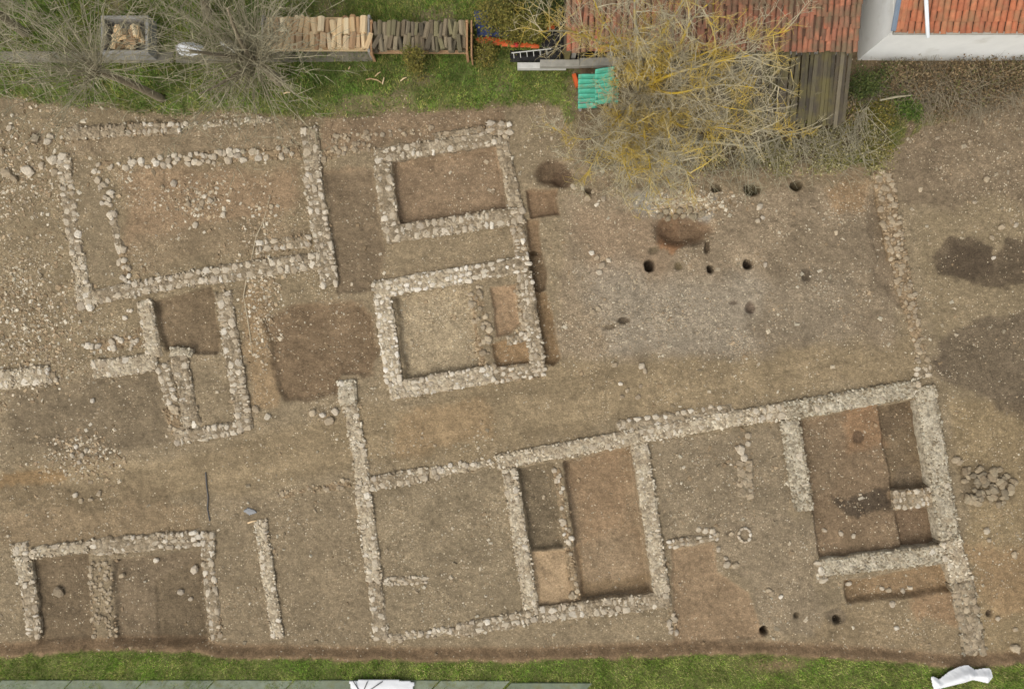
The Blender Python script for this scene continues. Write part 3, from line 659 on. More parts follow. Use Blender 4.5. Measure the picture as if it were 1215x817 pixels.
wall(T, (540, 749), (636, 731), 16, 'masonry', 'pale', 0.16, 9, 0.7, wob=1.8)
wall(T, (460, 757), (540, 748), 10, 'rubble', 'pale', 0.12, 7.5, 0.8, wob=1.6)
wall(T, (660, 556), (676, 652), 9, 'rubble', 'brown', 0.06, 7, 0.6, mat_stone='stone_pale', wob=1.5)
wall(T, (676, 654), (684, 712), 10, 'rubble', 'brown', 0.04, 8, 0.6, wob=1.5)
wall(T, (454, 690), (506, 688), 10, 'masonry', 'pale', 0.08, 8, 0.8, wob=1.5)
T = found('stone_row', (355, 583), 'faint line of broken rubble running into the long range of rooms', 'stone row')
wall(T, (330, 588), (414, 573), 9, 'rubble', 'brown', 0.05, 6.5, 0.45, wob=2.2)
T = found('cobble_strip', (800, 495), 'double row of rounded cobbles laid along the long range wall', 'stone row')
wall(T, (731, 507), (870, 484), 14, 'masonry', 'brown', 0.12, 9, 0.95, mat_stone='stone_pale', chip=0.3, wob=1.5)
T = found('block_row', (884, 545), 'short row of squared blocks and two round boulders in the gravel', 'stone row')
wall(T, (884, 544), (886, 590), 20, 'masonry', 'brown', 0.1, 11, 0.98, mat_stone='stone_brown', chip=0.2)
wall(T, (878, 506), (882, 544), 17, 'rubble', 'brown', 0.04, 13, 0.8, mat_stone='stone_pale', chip=0.2)

T = found('room_foundation', (1040, 580), 'corner room foundation with smooth mortar walls and a stepped brown pit')
wall(T, (906, 491), (934, 487), 19, 'mortar', 'pale', 0.24, 10, 0.6)
wall(T, (932, 488), (1092, 460), 20, 'mortar', 'grey', 0.28, 12, 0.14, chip=1.6)
wall(T, (937, 498), (955, 606), 22, 'mortar', 'grey', 0.24, 11, 0.12, chip=1.6)
wall(T, (1098, 458), (1128, 640), 23, 'mortar', 'grey', 0.36, 11, 0.04, chip=1.3, wob=0.6)
wall(T, (1128, 640), (1142, 690), 24, 'mortar', 'pale', 0.28, 11, 0.25, chip=1.6, wob=1.2)
wall(T, (1142, 690), (1158, 776), 27, 'masonry', 'grey', 0.2, 10, 0.6, wob=1.6, mat_stone='stone_brown')
wall(T, (974, 674), (1128, 656), 20, 'mortar', 'grey', 0.26, 11, 0.1, chip=1.5, wob=0.8)
wall(T, (972, 666), (976, 690), 12, 'masonry', 'pale', 0.2, 10, 0.9)
wall(T, (1060, 594), (1113, 589), 22, 'masonry', 'brown', 0.1, 9, 0.98, mat_stone='stone_pale')
T = found('rubble_wall', (1065, 300), 'long tapering rubble wall running from the grassy bank to the corner room', 'wall')
wall(T, (1047, 202), (1066, 306), 22, 'rubble', 'brown', 0.22, 7.5, 0.8, mat_stone='stone_brown', chip=1.6, wob=1.6)
wall(T, (1067, 306), (1082, 370), 17, 'rubble', 'brown', 0.14, 7, 0.7, mat_stone='stone_brown', chip=1.4, wob=2)
wall(T, (1083, 370), (1094, 430), 14, 'rubble', 'brown', 0.1, 7, 0.7, mat_stone='stone_brown', chip=1.4, wob=2)
wall(T, (1086, 442), (1106, 440), 13, 'masonry', 'pale', 0.16, 10, 0.9)

T = found('room_foundation', (140, 700), 'low room foundation of mixed boulders with a cobbled strip across dark floor')
wall(T, (21, 644), (30, 690), 19, 'mortar', 'pale', 0.16, 10, 0.5)
wall(T, (32, 690), (40, 756), 17, 'masonry', 'pale', 0.12, 9, 0.85, wob=1.5)
wall(T, (34, 657), (106, 648), 13, 'mortar', 'pale', 0.16, 10, 0.4, wob=1.6)
wall(T, (106, 650), (236, 638), 19, 'masonry', 'pale', 0.16, 9, 0.85, wob=1.6)
wall(T, (246, 630), (246, 664), 15, 'masonry', 'pale', 0.16, 11, 0.95)
wall(T, (246, 664), (256, 756), 15, 'masonry', 'brown', 0.1, 11, 0.75, mat_stone='stone_pale', wob=1.6)
wall(T, (118, 664), (124, 756), 26, 'rubble', 'brown', 0.03, 6, 0.7, chip=2.0, wob=1.2)
T = found('wall_stub', (317, 690), 'lone narrow straight mortar wall standing by itself between two plots', 'wall')
wall(T, (308, 617), (329, 757), 14, 'mortar', 'pale', 0.14, 9, 0.35, chip=1.4)
T = found('stone_row', (820, 640), 'stepped row of small squared stones at head of the reddish patch', 'stone row')
wall(T, (792, 646), (852, 637), 10, 'masonry', 'brown', 0.08, 8, 0.98, mat_stone='stone_pale', chip=0.2)
wall(T, (826, 629), (848, 629), 8, 'masonry', 'brown', 0.06, 9, 0.9, mat_stone='stone_pale', chip=0.2)
T = found('stone_row', (799, 745), 'short column of loose stones at foot of the reddish patch', 'stone row')
wall(T, (796, 722), (801, 758), 9, 'rubble', 'brown', 0.06, 8, 0.9, mat_stone='stone_pale', chip=0.5)

# past 300 stones on one foundation the smallest become one joined part
for th in [o for o in bpy.data.objects if o.parent is None and o.type == 'EMPTY']:
    st = [g for c in th.children for g in c.children if g.name.startswith('stone')]
    if len(st) <= 300: continue
    st.sort(key=lambda g: -g.scale.x*g.scale.y); by = {}
    for g in st[300:]:
        loc = Vector(g.location)+Vector(g.parent.location)+Vector(th.location)
        mtx = Matrix.LocRotScale(loc, g.rotation_euler, g.scale); mk = g.data.materials[0].name
        V_, F_ = by.setdefault(mk, ([], [])); n0 = len(V_)
        V_ += [mtx @ v_.co for v_ in g.data.vertices]; F_ += [tuple(n0+k for k in p_.vertices) for p_ in g.data.polygons]
        bpy.data.objects.remove(g)
    for mk, (V_, F_) in by.items(): tag(py_obj('small_stones', V_, F_, M[mk], th), kind='stuff')

# ---- loose stones one can point at
def in_wall(px, py, pad=0):
    m_ = np.zeros(np.shape(px), bool)
    for A, B, W in wall_masks:
        e = B-A; L2 = (e**2).sum(); t_ = ((px-A[0])*e[0]+(py-A[1])*e[1])/L2
        d_ = np.abs((px-A[0])*e[1]-(py-A[1])*e[0])/math.sqrt(L2)
        m_ |= (t_ > -0.02) & (t_ < 1.02) & (d_ < W/2+pad)
    return m_
def loose(pts, label, group, mk='stone_pale', name='loose_stone', cat='stone'):
    for (x, y, s_) in pts:
        z = float(gzl(x, y)); h = s_*S*random.uniform(0.5, 0.7)
        o = add_stone(None, random.choice((mk, 'stone_brown')) if mk == 'stone_pale' else mk, (x-CX)*S, (CY-y)*S, z+h*0.22, s_*S*random.uniform(1.0, 1.2), s_*S*random.uniform(0.75, 0.95), h, random.uniform(0, 3.1), name)
        tag(o, label, cat, group)
G_ = 'loose stones by the top-left rubble'
loose([(34, 203, 15), (64, 190, 13), (75, 186, 11), (57, 168, 10), (60, 162, 9), (40, 163, 10), (8, 206, 12), (50, 197, 9), (2, 180, 9), (17, 212, 10), (66, 205, 9), (12, 152, 8)], 'loose boulder lying in the rubble beside the bank wall', G_)
loose([(68, 703, 13)], 'flat boulder lying alone on the dark cobbled-strip room floor', None)
loose([(144, 683, 7), (229, 677, 12), (212, 704, 8), (224, 712, 6), (184, 665, 8)], 'stone lying on the dark floor near the boulder wall', 'stones on the low room floor')
loose([(371, 490, 10), (391, 499, 12), (383, 492, 8), (304, 485, 9), (318, 494, 8), (398, 488, 9)], 'loose stone on the path edge below the dark pit', 'stones below the dark pit')
loose([(714, 315, 9), (708, 306, 7), (711, 323, 8), (722, 309, 7), (704, 370, 7), (710, 366, 7), (702, 300, 7)], 'loose pale stone in the gravel yard beside the dark hollow', 'stones in the gravel yard')
loose([(901, 245, 9), (893, 253, 5), (899, 262, 6), (905, 258, 6), (992, 276, 6), (965, 250, 7), (908, 314, 6)], 'loose stone near the row of post holes', 'stones near post holes')
loose([(1187, 270, 7), (1204, 267, 7), (1176, 282, 6), (1178, 306, 5), (1150, 168, 5), (1112, 164, 5), (1169, 213, 8), (1092, 225, 6), (1156, 240, 6)], 'loose stone on the bare brown ground near the dark stain', 'stones by the dark stain')
loose([(1169, 629, 9), (1172, 640, 6), (1202, 657, 8), (1204, 660, 6), (1203, 768, 12), (1158, 756, 7), (1183, 733, 6), (1204, 746, 6)], 'loose stone outside the corner room, scattered by the east wall', 'stones east of corner room')
loose([(915, 703, 7), (926, 707, 6), (1010, 694, 8), (1050, 700, 6), (1058, 702, 7), (1075, 703, 6), (1000, 634, 7), (1015, 637, 6), (980, 630, 6), (1058, 716, 8), (1063, 744, 6)], 'stone chip lying around the corner room and its narrow trench', 'stones around corner room')
loose([(862, 669, 10), (872, 670, 9), (852, 651, 7), (861, 662, 6), (868, 633, 6), (851, 634, 7), (912, 700, 7)], 'loose pale stone by the curved edge of the reddish patch', 'stones by reddish patch')
loose([(620, 262, 9), (616, 273, 8), (622, 315, 8), (680, 222, 7), (697, 236, 8), (704, 228, 7), (716, 236, 7), (708, 243, 6)], 'loose stone beside the shallow channel', 'stones beside the channel')
loose([(265, 255, 7), (232, 267, 8), (207, 218, 9), (250, 238, 8), (240, 241, 7), (243, 233, 6), (238, 247, 6), (224, 242, 7), (248, 246, 5), (322, 245, 6)], 'loose stone lying on the broad reddish floor', 'stones on reddish floor')
loose([(738, 470, 6), (744, 463, 6), (757, 471, 7), (761, 434, 8), (765, 440, 7), (760, 458, 6), (736, 455, 6), (729, 433, 7)], 'loose stone on the tan path above the cobble row', 'stones on the tan path')
loose([(110, 475, 6), (98, 540, 7), (86, 540, 7), (94, 548, 6), (102, 534, 6), (90, 530, 6), (118, 585, 7), (90, 587, 7), (108, 592, 6), (96, 594, 6)], 'loose stone in the cobble scatter on the grey-brown floor', 'stones in the cobble scatter')
# heap of dark cobbles
hp = []
rr = random.Random(5)
for i in range(74):
    a_ = rr.uniform(0, 2*math.pi); q = rr.random()**0.75
    hp.append((1169+36*q*math.cos(a_), 575+26*q*math.sin(a_), rr.choice((5, 6, 7, 8, 9, 9, 10, 11))))
loose(hp, 'dark cobble of the loose heap beside the corner room', 'cobbles of the loose heap', 'stone_grey', 'cobble')
loose([(1133, 545, 9), (1138, 548, 8)], 'pale stone standing between the east wall and the cobble heap', 'pale stones by the east wall')
# ring of stones
ringT = found('stone_ring', (883, 634), 'small ring of stones set in the gravel beside the reddish patch', 'stone ring')
for k in range(9):
    a_ = 2*math.pi*k/9; x, y = 883+7*math.cos(a_), 634+8*math.sin(a_)
    add_stone(ringT, 'stone_pale', (x-CX)*S, (CY-y)*S, float(gzl(x, y))+0.03, 6*S, 3.6*S, 0.12, -a_+math.pi/2)
# capstone slabs
capT = found('fallen_slab', (815, 255), 'pale broken stones overhanging the rounded hollow below the yellow tree', 'stones')
for x, y, s_ in [(783, 256, 9), (793, 259, 8), (801, 257, 9), (811, 256, 8), (822, 257, 12), (832, 254, 11), (790, 251, 9), (806, 250, 10), (818, 249, 10)]:
    add_stone(capT, 'stone_grey', (x-CX)*S, (CY-y)*S, float(gzl(x, y-6))+0.02, s_*S, s_*0.8*S, 0.16, random.uniform(0, 3), tilt=0.3)

# ------------------------------------------------------------------ gravel and rubble (uncountable)
def scatter(name, n, smin, smax, thr, pals, shape, sel=None, power=2.2):
    x = rng.uniform(-20, 1235, n); y = rng.uniform(105, 785, n)
    z, g, gr, c = glook(x, y)
    clump = 0.45+1.0*fbm(x, y, 40, 130)+0.9*fbm(x, y, 10, 133)
    keep = (rng.random(n) < np.clip(g*clump*thr, 0, 1)) & (gr < 0.25) & ~in_wall(x, y, -1)
    if sel is not None: keep &= sel(x, y)
    x, y, z = x[keep], y[keep], z[keep]; k = len(x)
    s_ = (smin + (smax-smin)*rng.random(k)**power)*S
    cc = np.concatenate([[lin(q) for q in CHIPC[p]] for p in pals]); cols = cc[rng.integers(0, len(cc), k)]*rng.uniform(0.75, 1.15, (k, 1))
    cols = cols*0.75 + c[keep]*0.25
    o = link(bpy.data.objects.new(name, chips_mesh(name, np.stack([(x-CX)*S, (CY-y)*S, z+s_*0.02], -1), s_, cols, shape, flat=0.45)))
    return tag(o, kind='stuff')
tag(scatter('gravel', 210000, 0.7, 3.4, 0.95, ['pale', 'grey', 'brown', 'brown'], 'oct', power=3.0), 'fine pale gravel strewn over the excavated soil', 'gravel')
tag(scatter('rubble', 26000, 1.8, 6.0, 0.55, ['pale', 'brown', 'grey'], 'cube', power=3.4), 'small broken stones scattered over the excavated soil', 'rubble')
def zone(cx, cy, rx, ry):
    return lambda x, y: rng.random(len(x)) < np.exp(-((x-cx)/rx)**2-((y-cy)/ry)**2)
for zc, n_, lab in (((30, 390, 70, 70), 1800, 'dense field of small cobbles beside the whitish wall stub'), ((95, 540, 40, 24), 550, 'scatter of small cobbles on the grey-brown floor'),
              ((25, 200, 70, 70), 1300, 'tumbled small stones by the bank wall'), ((240, 240, 30, 22), 420, 'cluster of small stones on the broad reddish floor'),
              ((815, 240, 36, 12), 1500, 'bed of small pale stones above the rounded hollow'), ((312, 330, 20, 90), 900, 'thin trail of stone chips beside the large room')):
    x = rng.normal(zc[0], zc[2]*0.6, n_); y = rng.normal(zc[1], zc[3]*0.6, n_); k_ = ~in_wall(x, y, 0) & (x > -25); x, y = x[k_], y[k_]
    z = gzl(x, y); s_ = (1.4+3.8*rng.random(len(x))**2)*S
    o = link(bpy.data.objects.new('rubble', chips_mesh('rubble', np.stack([(x-CX)*S, (CY-y)*S, z-s_*0.02], -1), s_, np.concatenate([pick_cols('pale', len(x)//2), pick_cols('brown', len(x)-len(x)//2)])*0.9, flat=0.4)))
    tag(o, lab, 'rubble', kind='stuff')

# ------------------------------------------------------------------ grass
def blades(name, n, xr, yr, lmin, lmax, cols, label, dens=None):
    x = rng.uniform(*xr, n); y = rng.uniform(*yr, n)
    z, g, gr, c = glook(x, y)
    keep = rng.random(n) < gr*(0.75+0.6*fbm(x, y, 12, 140))
    if dens is not None: keep &= dens(x, y)
    x, y, z = x[keep], y[keep], z[keep]; k = len(x)
    X = (x-CX)*S; Y = (CY-y)*S
    a = rng.uniform(0, 2*np.pi, k); ln = rng.uniform(lmin, lmax, k)*(0.8+0.5*fbm(x, y, 18, 143)); lean = rng.uniform(0.25, 1.0, k)
    wd = rng.uniform(0.006, 0.016, k)
    dx, dy = np.cos(a), np.sin(a)
    b0 = np.stack([X-dy*wd, Y+dx*wd, z-0.01], -1); b1 = np.stack([X+dy*wd, Y-dx*wd, z-0.01], -1)
    tp = np.stack([X+dx*ln*lean, Y+dy*ln*lean, z+ln*np.sqrt(np.clip(1.1-lean**2, 0.05, 1))], -1)
    V = np.stack([b0, b1, tp], 1).reshape(-1, 3); F = np.arange(3*k).reshape(k, 3)
    cc = np.array([lin(q) for q in cols]); t_ = np.clip(0.5+0.8*fbm(x, y, 60, 150)+0.6*fbm(x, y, 14, 155)+0.25*rng.normal(size=k), 0, 0.999)
    base = cc[(t_*len(cc)).astype(int)]*rng.uniform(0.7, 1.3, (k, 1))*(1+0.55*fbm(x, y, 16, 158)+0.3*fbm(x, y, 5, 161))[:, None]
    o = link(bpy.data.objects.new(name, np_mesh(name, V, F, np.repeat(base, 3, 0), False, M['blade'])))
    return tag(o, label, 'grass', kind='stuff')
GREENS = [(74, 92, 36), (92, 104, 44), (104, 110, 52), (120, 116, 62), (84, 98, 40), (136, 126, 80)]
blades('grass', 150000, (-40, 1260), (766, 840), 0.05, 0.13, [(118, 146, 58), (134, 154, 66), (156, 164, 84), (182, 174, 112), (124, 150, 60)], 'strip of short green lawn between the trench edge and the slabs')
blades('grass', 220000, (-40, 690), (-70, 150), 0.06, 0.2, [(94, 122, 50), (110, 130, 56), (130, 138, 64), (152, 146, 84), (100, 126, 52)], 'rough green grass under the pollarded trees and woodpiles')
blades('grass', 130000, (800, 1260), (60, 215), 0.06, 0.2, [(128, 126, 70), (146, 138, 84), (112, 118, 58), (158, 148, 98)], 'dry straw-green grass along the bank below the white house')

# ------------------------------------------------------------------ pavement, tarps and garden things
GZ = 0.45; SZ = 0.22
# slabs along the bottom edge of the picture
pav = MB().box(P(160, 866, SZ-0.02)+Vector((0, 0, -0.05)), 35, 2.6, 0.1).build('pavement', M['concrete'])
tag(pav, kind='structure')
jx = [-90, -2, 82, 168, 252, 346, 432, 520, 604, 702, 790, 880, 970, 1060, 1150, 1240, 1330]
for i in range(len(jx)-1):
    if jx[i] > 700: continue
    ya = 807.5 + 8*max(0, min(1, (jx[i]-500)/250.0)); g = 0.8
    vs = []
    for z in (SZ-0.05, SZ+0.055):
        for x, y in ((jx[i]+g+2, ya), (jx[i+1]-g+2, ya+(0.3)), (jx[i+1]-g-34, ya+38), (jx[i]+g-34, ya+38)): vs.append(P(x, y, 0.33)*1.0); vs[-1].z = z
    fs = [(3, 2, 1, 0), (4, 5, 6, 7)] + [(k, (k+1) % 4, 4+(k+1) % 4, 4+k) for k in range(4)]
    o = py_obj('slab', vs, fs, M['slab_concrete'], pav)
    bv = o.modifiers.new('b', 'BEVEL'); bv.width = 0.012; bv.segments = 1

def sheet(name, outline, z0, height, mat, label, cat, seed=3, step=2.0, wr=0.05, parent=None, thick=0.02):
    """draped sheet: outline in photo pixels, puffed up in the middle with folds"""
    o = np.array(outline, float); x0, y0 = o.min(0)-1; x1, y1 = o.max(0)+1
    nx_ = int((x1-x0)/step)+2; ny_ = int((y1-y0)/step)+2
    xx, yy = np.meshgrid(np.linspace(x0, x1, nx_), np.linspace(y0, y1, ny_))
    sd_ = poly_sd(outline, xx, yy); ins = sd_ < step*0.35
    zz = z0 + height*sst(0.5, -9, sd_) + wr*fbm(xx*0.6+yy*0.8, (yy-xx*0.3)*0.35, 9, 200+seed)*sst(1, -5, sd_) + 0.4*wr*fbm(xx, yy, 5, 210+seed)*sst(1, -4, sd_)
    f = S*(1-(z0+height*0.5)/CH)
    V = np.stack([(xx-CX)*f, (CY-yy)*f, zz], -1).reshape(-1, 3); ids = np.arange(nx_*ny_).reshape(ny_, nx_)
    ok = ins[:-1, :-1] & ins[1:, :-1] & ins[:-1, 1:] & ins[1:, 1:]
    F = np.stack([ids[:-1, :-1], ids[1:, :-1], ids[1:, 1:], ids[:-1, 1:]], -1)[ok]
    used = np.unique(F); mp = -np.ones(nx_*ny_, int); mp[used] = np.arange(len(used))
    ob = link(bpy.data.objects.new(name, np_mesh(name, V[used], mp[F], None, True, mat)))
    sm = ob.modifiers.new('s', 'SOLIDIFY'); sm.thickness = thick; sm.offset = 1
    return tag(ob, label, cat)
sheet('white_tarp', [(1106, 804), (1109, 803), (1115.6, 806.5), (1127.5, 797), (1138, 792), (1147, 789.5), (1151, 790), (1158, 795), (1167, 793.5), (1175, 793), (1178, 796), (1179.5, 804), (1174, 811), (1165, 809), (1156, 807), (1146.5, 810), (1130, 814), (1115.6, 818), (1111, 822), (1108, 814)],
      0.33, 0.16, M['white_sheet'], 'crumpled white plastic sack lying on the lawn strip', 'sack', 3, 0.7, 0.06)
wp = sheet('plastic_sheet', [(414, 808), (432, 805.5), (470, 806), (492, 808.5), (488, 830), (420, 830)], 0.345, 0.05, M['white_sheet'], 'white plastic sheet with dark straps spread on the concrete slabs', 'sheet', 5, 1.5, 0.02)
for (a, b_) in (((419, 807), (427, 820)), ((436, 808), (431, 820)), ((454, 808), (436, 820))):
    pa, pb = P(*a, 0.42), P(*b_, 0.42); MB().tube([pa, pb], [0.016, 0.016], 5).build('strap', M['hose_black'], wp)

# low concrete kerb behind the grass
kz = GZ+0.04
for a, b_, lab in (((-60, 67), (205, 68), 'x'), ((208, 68), (445, 66), 'x')):
    pa, pb = P(*a, kz), P(*b_, kz); c = (pa+pb)/2; c.z = kz-0.2
    d = pb-pa; o = MB().box(c, d.length, 0.36, 0.4, math.atan2(d.y, d.x), 0, 0.02).build('kerb', M['old_concrete']); tag(o, kind='structure')

def log_mesh(name, mat, seed):
    r = random.Random(seed); bm = bmesh.new(); prof = []
    kind = seed % 3
    for k in range(6):
        a_ = 2*math.pi*k/6
        q = 0.5*r.uniform(0.8, 1.05); prof.append((q*math.cos(a_), q*math.sin(a_)*(0.8 if kind else 1.0)))
    rings = []
    for y, s_ in ((-0.5, 0.97), (-0.48, 1.0), (0.0, r.uniform(0.92, 1.05)), (0.48, 1.0), (0.5, 0.96)):
        rings.append([bm.verts.new((px_*s_, y, pz_*s_)) for px_, pz_ in prof])
    for i in range(4):
        for k in range(6): bm.faces.new((rings[i][k], rings[i][(k+1) % 6], rings[i+1][(k+1) % 6], rings[i+1][k]))
    bm.faces.new(rings[0]); bm.faces.new(rings[-1][::-1]); bmesh.ops.recalc_face_normals(bm, faces=bm.faces)
    me = bpy.data.meshes.new(name); bm.to_mesh(me); bm.free(); me.materials.append(mat); return me
LOGP = [log_mesh('log', M['wood_pale'], i) for i in range(8)]; LOGD = [log_mesh('log', M['wood_dark'], i+20) for i in range(8)]
def log_at(meshes, px, py, z, wid, ln, rz, label, group, cat='log'):
    o = bpy.data.objects.new('log', random.choice(meshes)); o.location = P(px, py, z)
    o.scale = (wid, ln, wid*random.uniform(0.8, 1.0)); o.rotation_euler = (random.uniform(-0.05, 0.05), random.uniform(-0.5, 0.5), rz)
    link(o); tag(o, label, cat, group)
def stack(meshes, x0, x1, ya, yb, ztop, rows_label, group, wpx):
    for row, (yc, zt) in enumerate(((ya, ztop), (yb, ztop-0.02))):
        for layer in range(2):
            x = x0+random.uniform(0, 2)
            while x < x1-2:
                wp_ = wpx*random.uniform(0.75, 1.35)
                zc = zt-0.02-layer*0.17+random.uniform(-0.06, 0.05)
                log_at(meshes, x+wp_/2, yc+random.uniform(-2.2, 2.2), zc, wp_*S*1.0, 0.5*random.uniform(0.8, 1.1), random.gauss(0, 0.13), rows_label, group)
                x += wp_*0.96
GP = 'pale split logs of the woodpile'; GD = 'dark weathered logs of the woodpile'
stack(LOGP, 314, 436, 30, 48.5, 1.0, 'pale freshly split firewood log in the bright woodpile', GP, 7.2)
stack(LOGD, 442, 552, 35, 51, 0.98, 'dark weathered firewood log in the older woodpile', GD, 5.6)
# cribs that hold the stacks
def crib(x0, x1, y0, y1, z1, label, mat_post):
    c = P((x0+x1)/2, (y0+y1)/2, GZ); T_ = empty('woodpile_rack', c, label, 'rack')
    for x in (x0, x1):
        for y in (y0, y1):
            p_ = P(x, y, z1); MB().box(Vector((p_.x, p_.y, (GZ-0.1+z1)/2)), 0.08, 0.08, z1-GZ+0.1, 0, 0, 0.01).build('post', mat_post, T_)
        pa, pb = P(x, y0, z1-0.1), P(x, y1, z1-0.1); MB().box((pa+pb)/2, 0.06, (pa-pb).length, 0.07).build('rail', mat_post, T_)
    for y in (y0+4, y1-1):
        pa, pb = P(x0, y, 0.6), P(x1, y, 0.6); MB().box((pa+pb)/2, (pa-pb).length, 0.09, 0.08).build('rail', M['wood_pale'], T_)
crib(311.5, 437.5, 19, 60, 1.06, 'timber rack with end posts holding the pale split logs', M['wood_grey'])
crib(440.5, 554, 25, 63, 1.08, 'timber rack with brown end posts holding the dark logs', M['wood_plank'])
# brown end board of the dark stack
c = P(554.5, 48, 1.0); T_ = MB().box(Vector((c.x+0.14, c.y, 0.77)), 0.05, 1.15, 0.78, 0, 0, 0.01).build('end_board', M['wood_plank']); tag(T_, 'brown upright board closing the end of the dark woodpile', 'board')

# wooden box with firewood
bc = P(159, 50, GZ); T_ = empty('firewood_crate', bc, 'weathered grey wooden crate standing on the grass under the branches', 'crate')
bw, bd, bh = 1.42, 1.1, 0.55
for sx in (-1, 1): MB().box(bc+Vector((sx*bw/2, 0, bh/2)), 0.1, bd+0.1, bh, 0, 0, 0.01).build('side_board', M['wood_grey'], T_)
for sy in (-1, 1): MB().box(bc+Vector((0, sy*bd/2, bh/2-0.004)), bw-0.1, 0.1, bh, 0, 0, 0.01).build('side_board', M['wood_grey'], T_)
MB().box(bc+Vector((0, 0, 0.06)), bw-0.12, bd-0.12, 0.06).build('bottom', M['wood_grey'], T_)
for i in range(26):
    o = bpy.data.objects.new('log', random.choice(LOGP))
    o.location = bc+Vector((random.uniform(-0.42, 0.42), random.uniform(-0.24, 0.22), 0.16+0.012*i)); s_ = random.uniform(0.14, 0.22)
    o.scale = (s_, random.uniform(0.34, 0.46), s_*0.9); o.rotation_euler = (random.uniform(-0.2, 0.2), random.uniform(-1, 1), random.choice((0, 0, 1.5))+random.gauss(0, 0.25)); link(o)
    tag(o, 'short split log tipped into the grey wooden crate', 'log', 'logs in the crate')
sheet('sack', [(206, 52), (214, 48), (226, 48), (236, 51), (242, 56), (238, 62), (226, 65), (212, 63), (206, 58)], GZ+0.12, 0.34, M['white_sheet'], 'bulging white sack beside the wooden crate', 'sack', 8, 1.0, 0.03)
sheet('sack', [(258, 48), (268, 45), (279, 50), (283, 57), (276, 61), (264, 57)], GZ+0.12, 0.3, M['concrete_pale'], 'greyish sack under the pollarded tree between crate and woodpile', 'sack', 9, 1.0, 0.03)

# tarps, beams and odds and ends by the barn
sheet('blue_tarp', [(562, 12), (596, 10), (612, 22), (612, 44), (566, 44)], 0.7, 0.12, M['blue_tarp'], 'dark blue tarpaulin half hidden under the olive bush', 'tarpaulin', 11, 1.6, 0.1)
sheet('orange_sheet', [(564, 45), (580, 43), (608, 48), (640, 52), (640, 57), (600, 55), (566, 50)], 0.75, 0.1, M['orange_plastic'], 'long orange plastic sheet lying beside the blue tarpaulin', 'sheet', 12, 1.2, 0.08)
sheet('red_bag', [(608, 51), (614, 48.5), (617, 53), (612, 56)], 0.86, 0.1, M['red_plastic'], 'small red plastic bag on the orange sheet', 'bag', 13, 0.8, 0.05)
sheet('orange_scrap', [(648, 28), (658, 25), (659, 34), (650, 36)], 0.7, 0.1, M['orange_plastic'], 'small orange scrap beside the black shade sheet', 'scrap', 14, 1.2, 0.05)
sheet('shade_sheet', [(604, 60), (640, 58), (646, 40), (662, 10), (676, 8), (676, 60), (742, 60), (744, 74), (604, 74)], 0.5, 0.1, M['shade_black'], 'black sheet standing in for deep shade on the ground beside the tiled barn', 'sheeting', 15, 2.0, 0.1)  # added sheet: its black paints the shade of the barn's open side and gap
def beam(x0, x1, y, z, wd, mat, label, rz=0):
    pa, pb = P(x0, y, z), P(x1, y, z); o = MB().box((pa+pb)/2-Vector((0, 0, 0.09)), (pb-pa).length, wd, 0.18, rz, 0, 0.012).build('concrete_beam', mat); tag(o, label, 'beam', 'concrete beams')
beam(614, 672, 77.5, 0.8, 0.19, M['concrete_pale'], 'whitest concrete beam reaching farthest toward the woodpile')
beam(641, 688, 74.6, 0.98, 0.22, M['concrete'], 'grey concrete beam lying across the whitest beam')
beam(688, 738, 73, 0.95, 0.26, M['concrete'], 'wide grey concrete beam nearest the green roofing', 0.02)
pa, pb = P(607, 63, 0.9), P(654, 58, 0.9)
lad = MB().tube([pa, pb], [0.02, 0.02], 5)
for k in range(6):
    q = pa.lerp(pb, (k+0.3)/6); lad.tube([q, q+Vector((0.02, -0.16, -0.05))], [0.014, 0.012], 4)
tag(lad.build('metal_rake', M['concrete_pale']), 'thin pale metal rake bar lying on the black shade sheet', 'rake')

# green corrugated roofing over a small frame
gc = P(708, 106, GZ); GT = empty('green_shelter', gc, 'small shelter roofed with bright green corrugated sheets below the yellow tree', 'shelter')
def corrugated(x0, x1, y0, y1, z, slope, skew, name='sheet'):
    nxx, nyy = 8, 61
    V = []; F = []
    for j in range(nyy):
        v_ = j/(nyy-1); y = y0+(y1-y0)*v_
        for i in range(nxx):
            u_ = i/(nxx-1); x = x0+(x1-x0)*u_
            p_ = P(x, y-skew*u_, z); V.append(Vector((p_.x, p_.y, z+0.055*math.sin(v_*math.pi*2*7)+slope*(v_-0.5)+0.02*math.sin(u_*5+j*0.2))))
    for j in range(nyy-1):
        for i in range(nxx-1): a_ = j*nxx+i; F.append((a_, a_+nxx, a_+nxx+1, a_+1))
    o = py_obj(name, V, F, M['green_plastic'], GT, True); sm = o.modifiers.new('s', 'SOLIDIFY'); sm.thickness = 0.012
corrugated(686, 709, 89, 128, 1.2, -0.1, 1.0)
corrugated(706, 729, 83, 124, 1.27, -0.1, 4.0)
corrugated(726, 734, 95, 122, 1.1, -0.1, 0.0)
for x, y in ((689, 92), (727, 90), (690, 124), (725, 124)):
    p_ = P(x, y, 1.0); MB().box(Vector((p_.x, p_.y, 0.73)), 0.08, 0.08, 0.75).build('post', M['wood_grey'], GT)
for y in (94, 122):
    pa, pb = P(688, y, 1.08), P(728, y-3, 1.08); MB().box((pa+pb)/2, (pb-pa).length, 0.07, 0.07, math.atan2((pb-pa).y, (pb-pa).x)).build('rail', M['wood_grey'], GT)
tag(MB().box(P(683, 96, 0.55), 0.12, 0.42, 0.2, 0.3, 0, 0.01).build('brick_block', M['orange_plastic']), 'orange block on edge beside the green roofing', 'block')

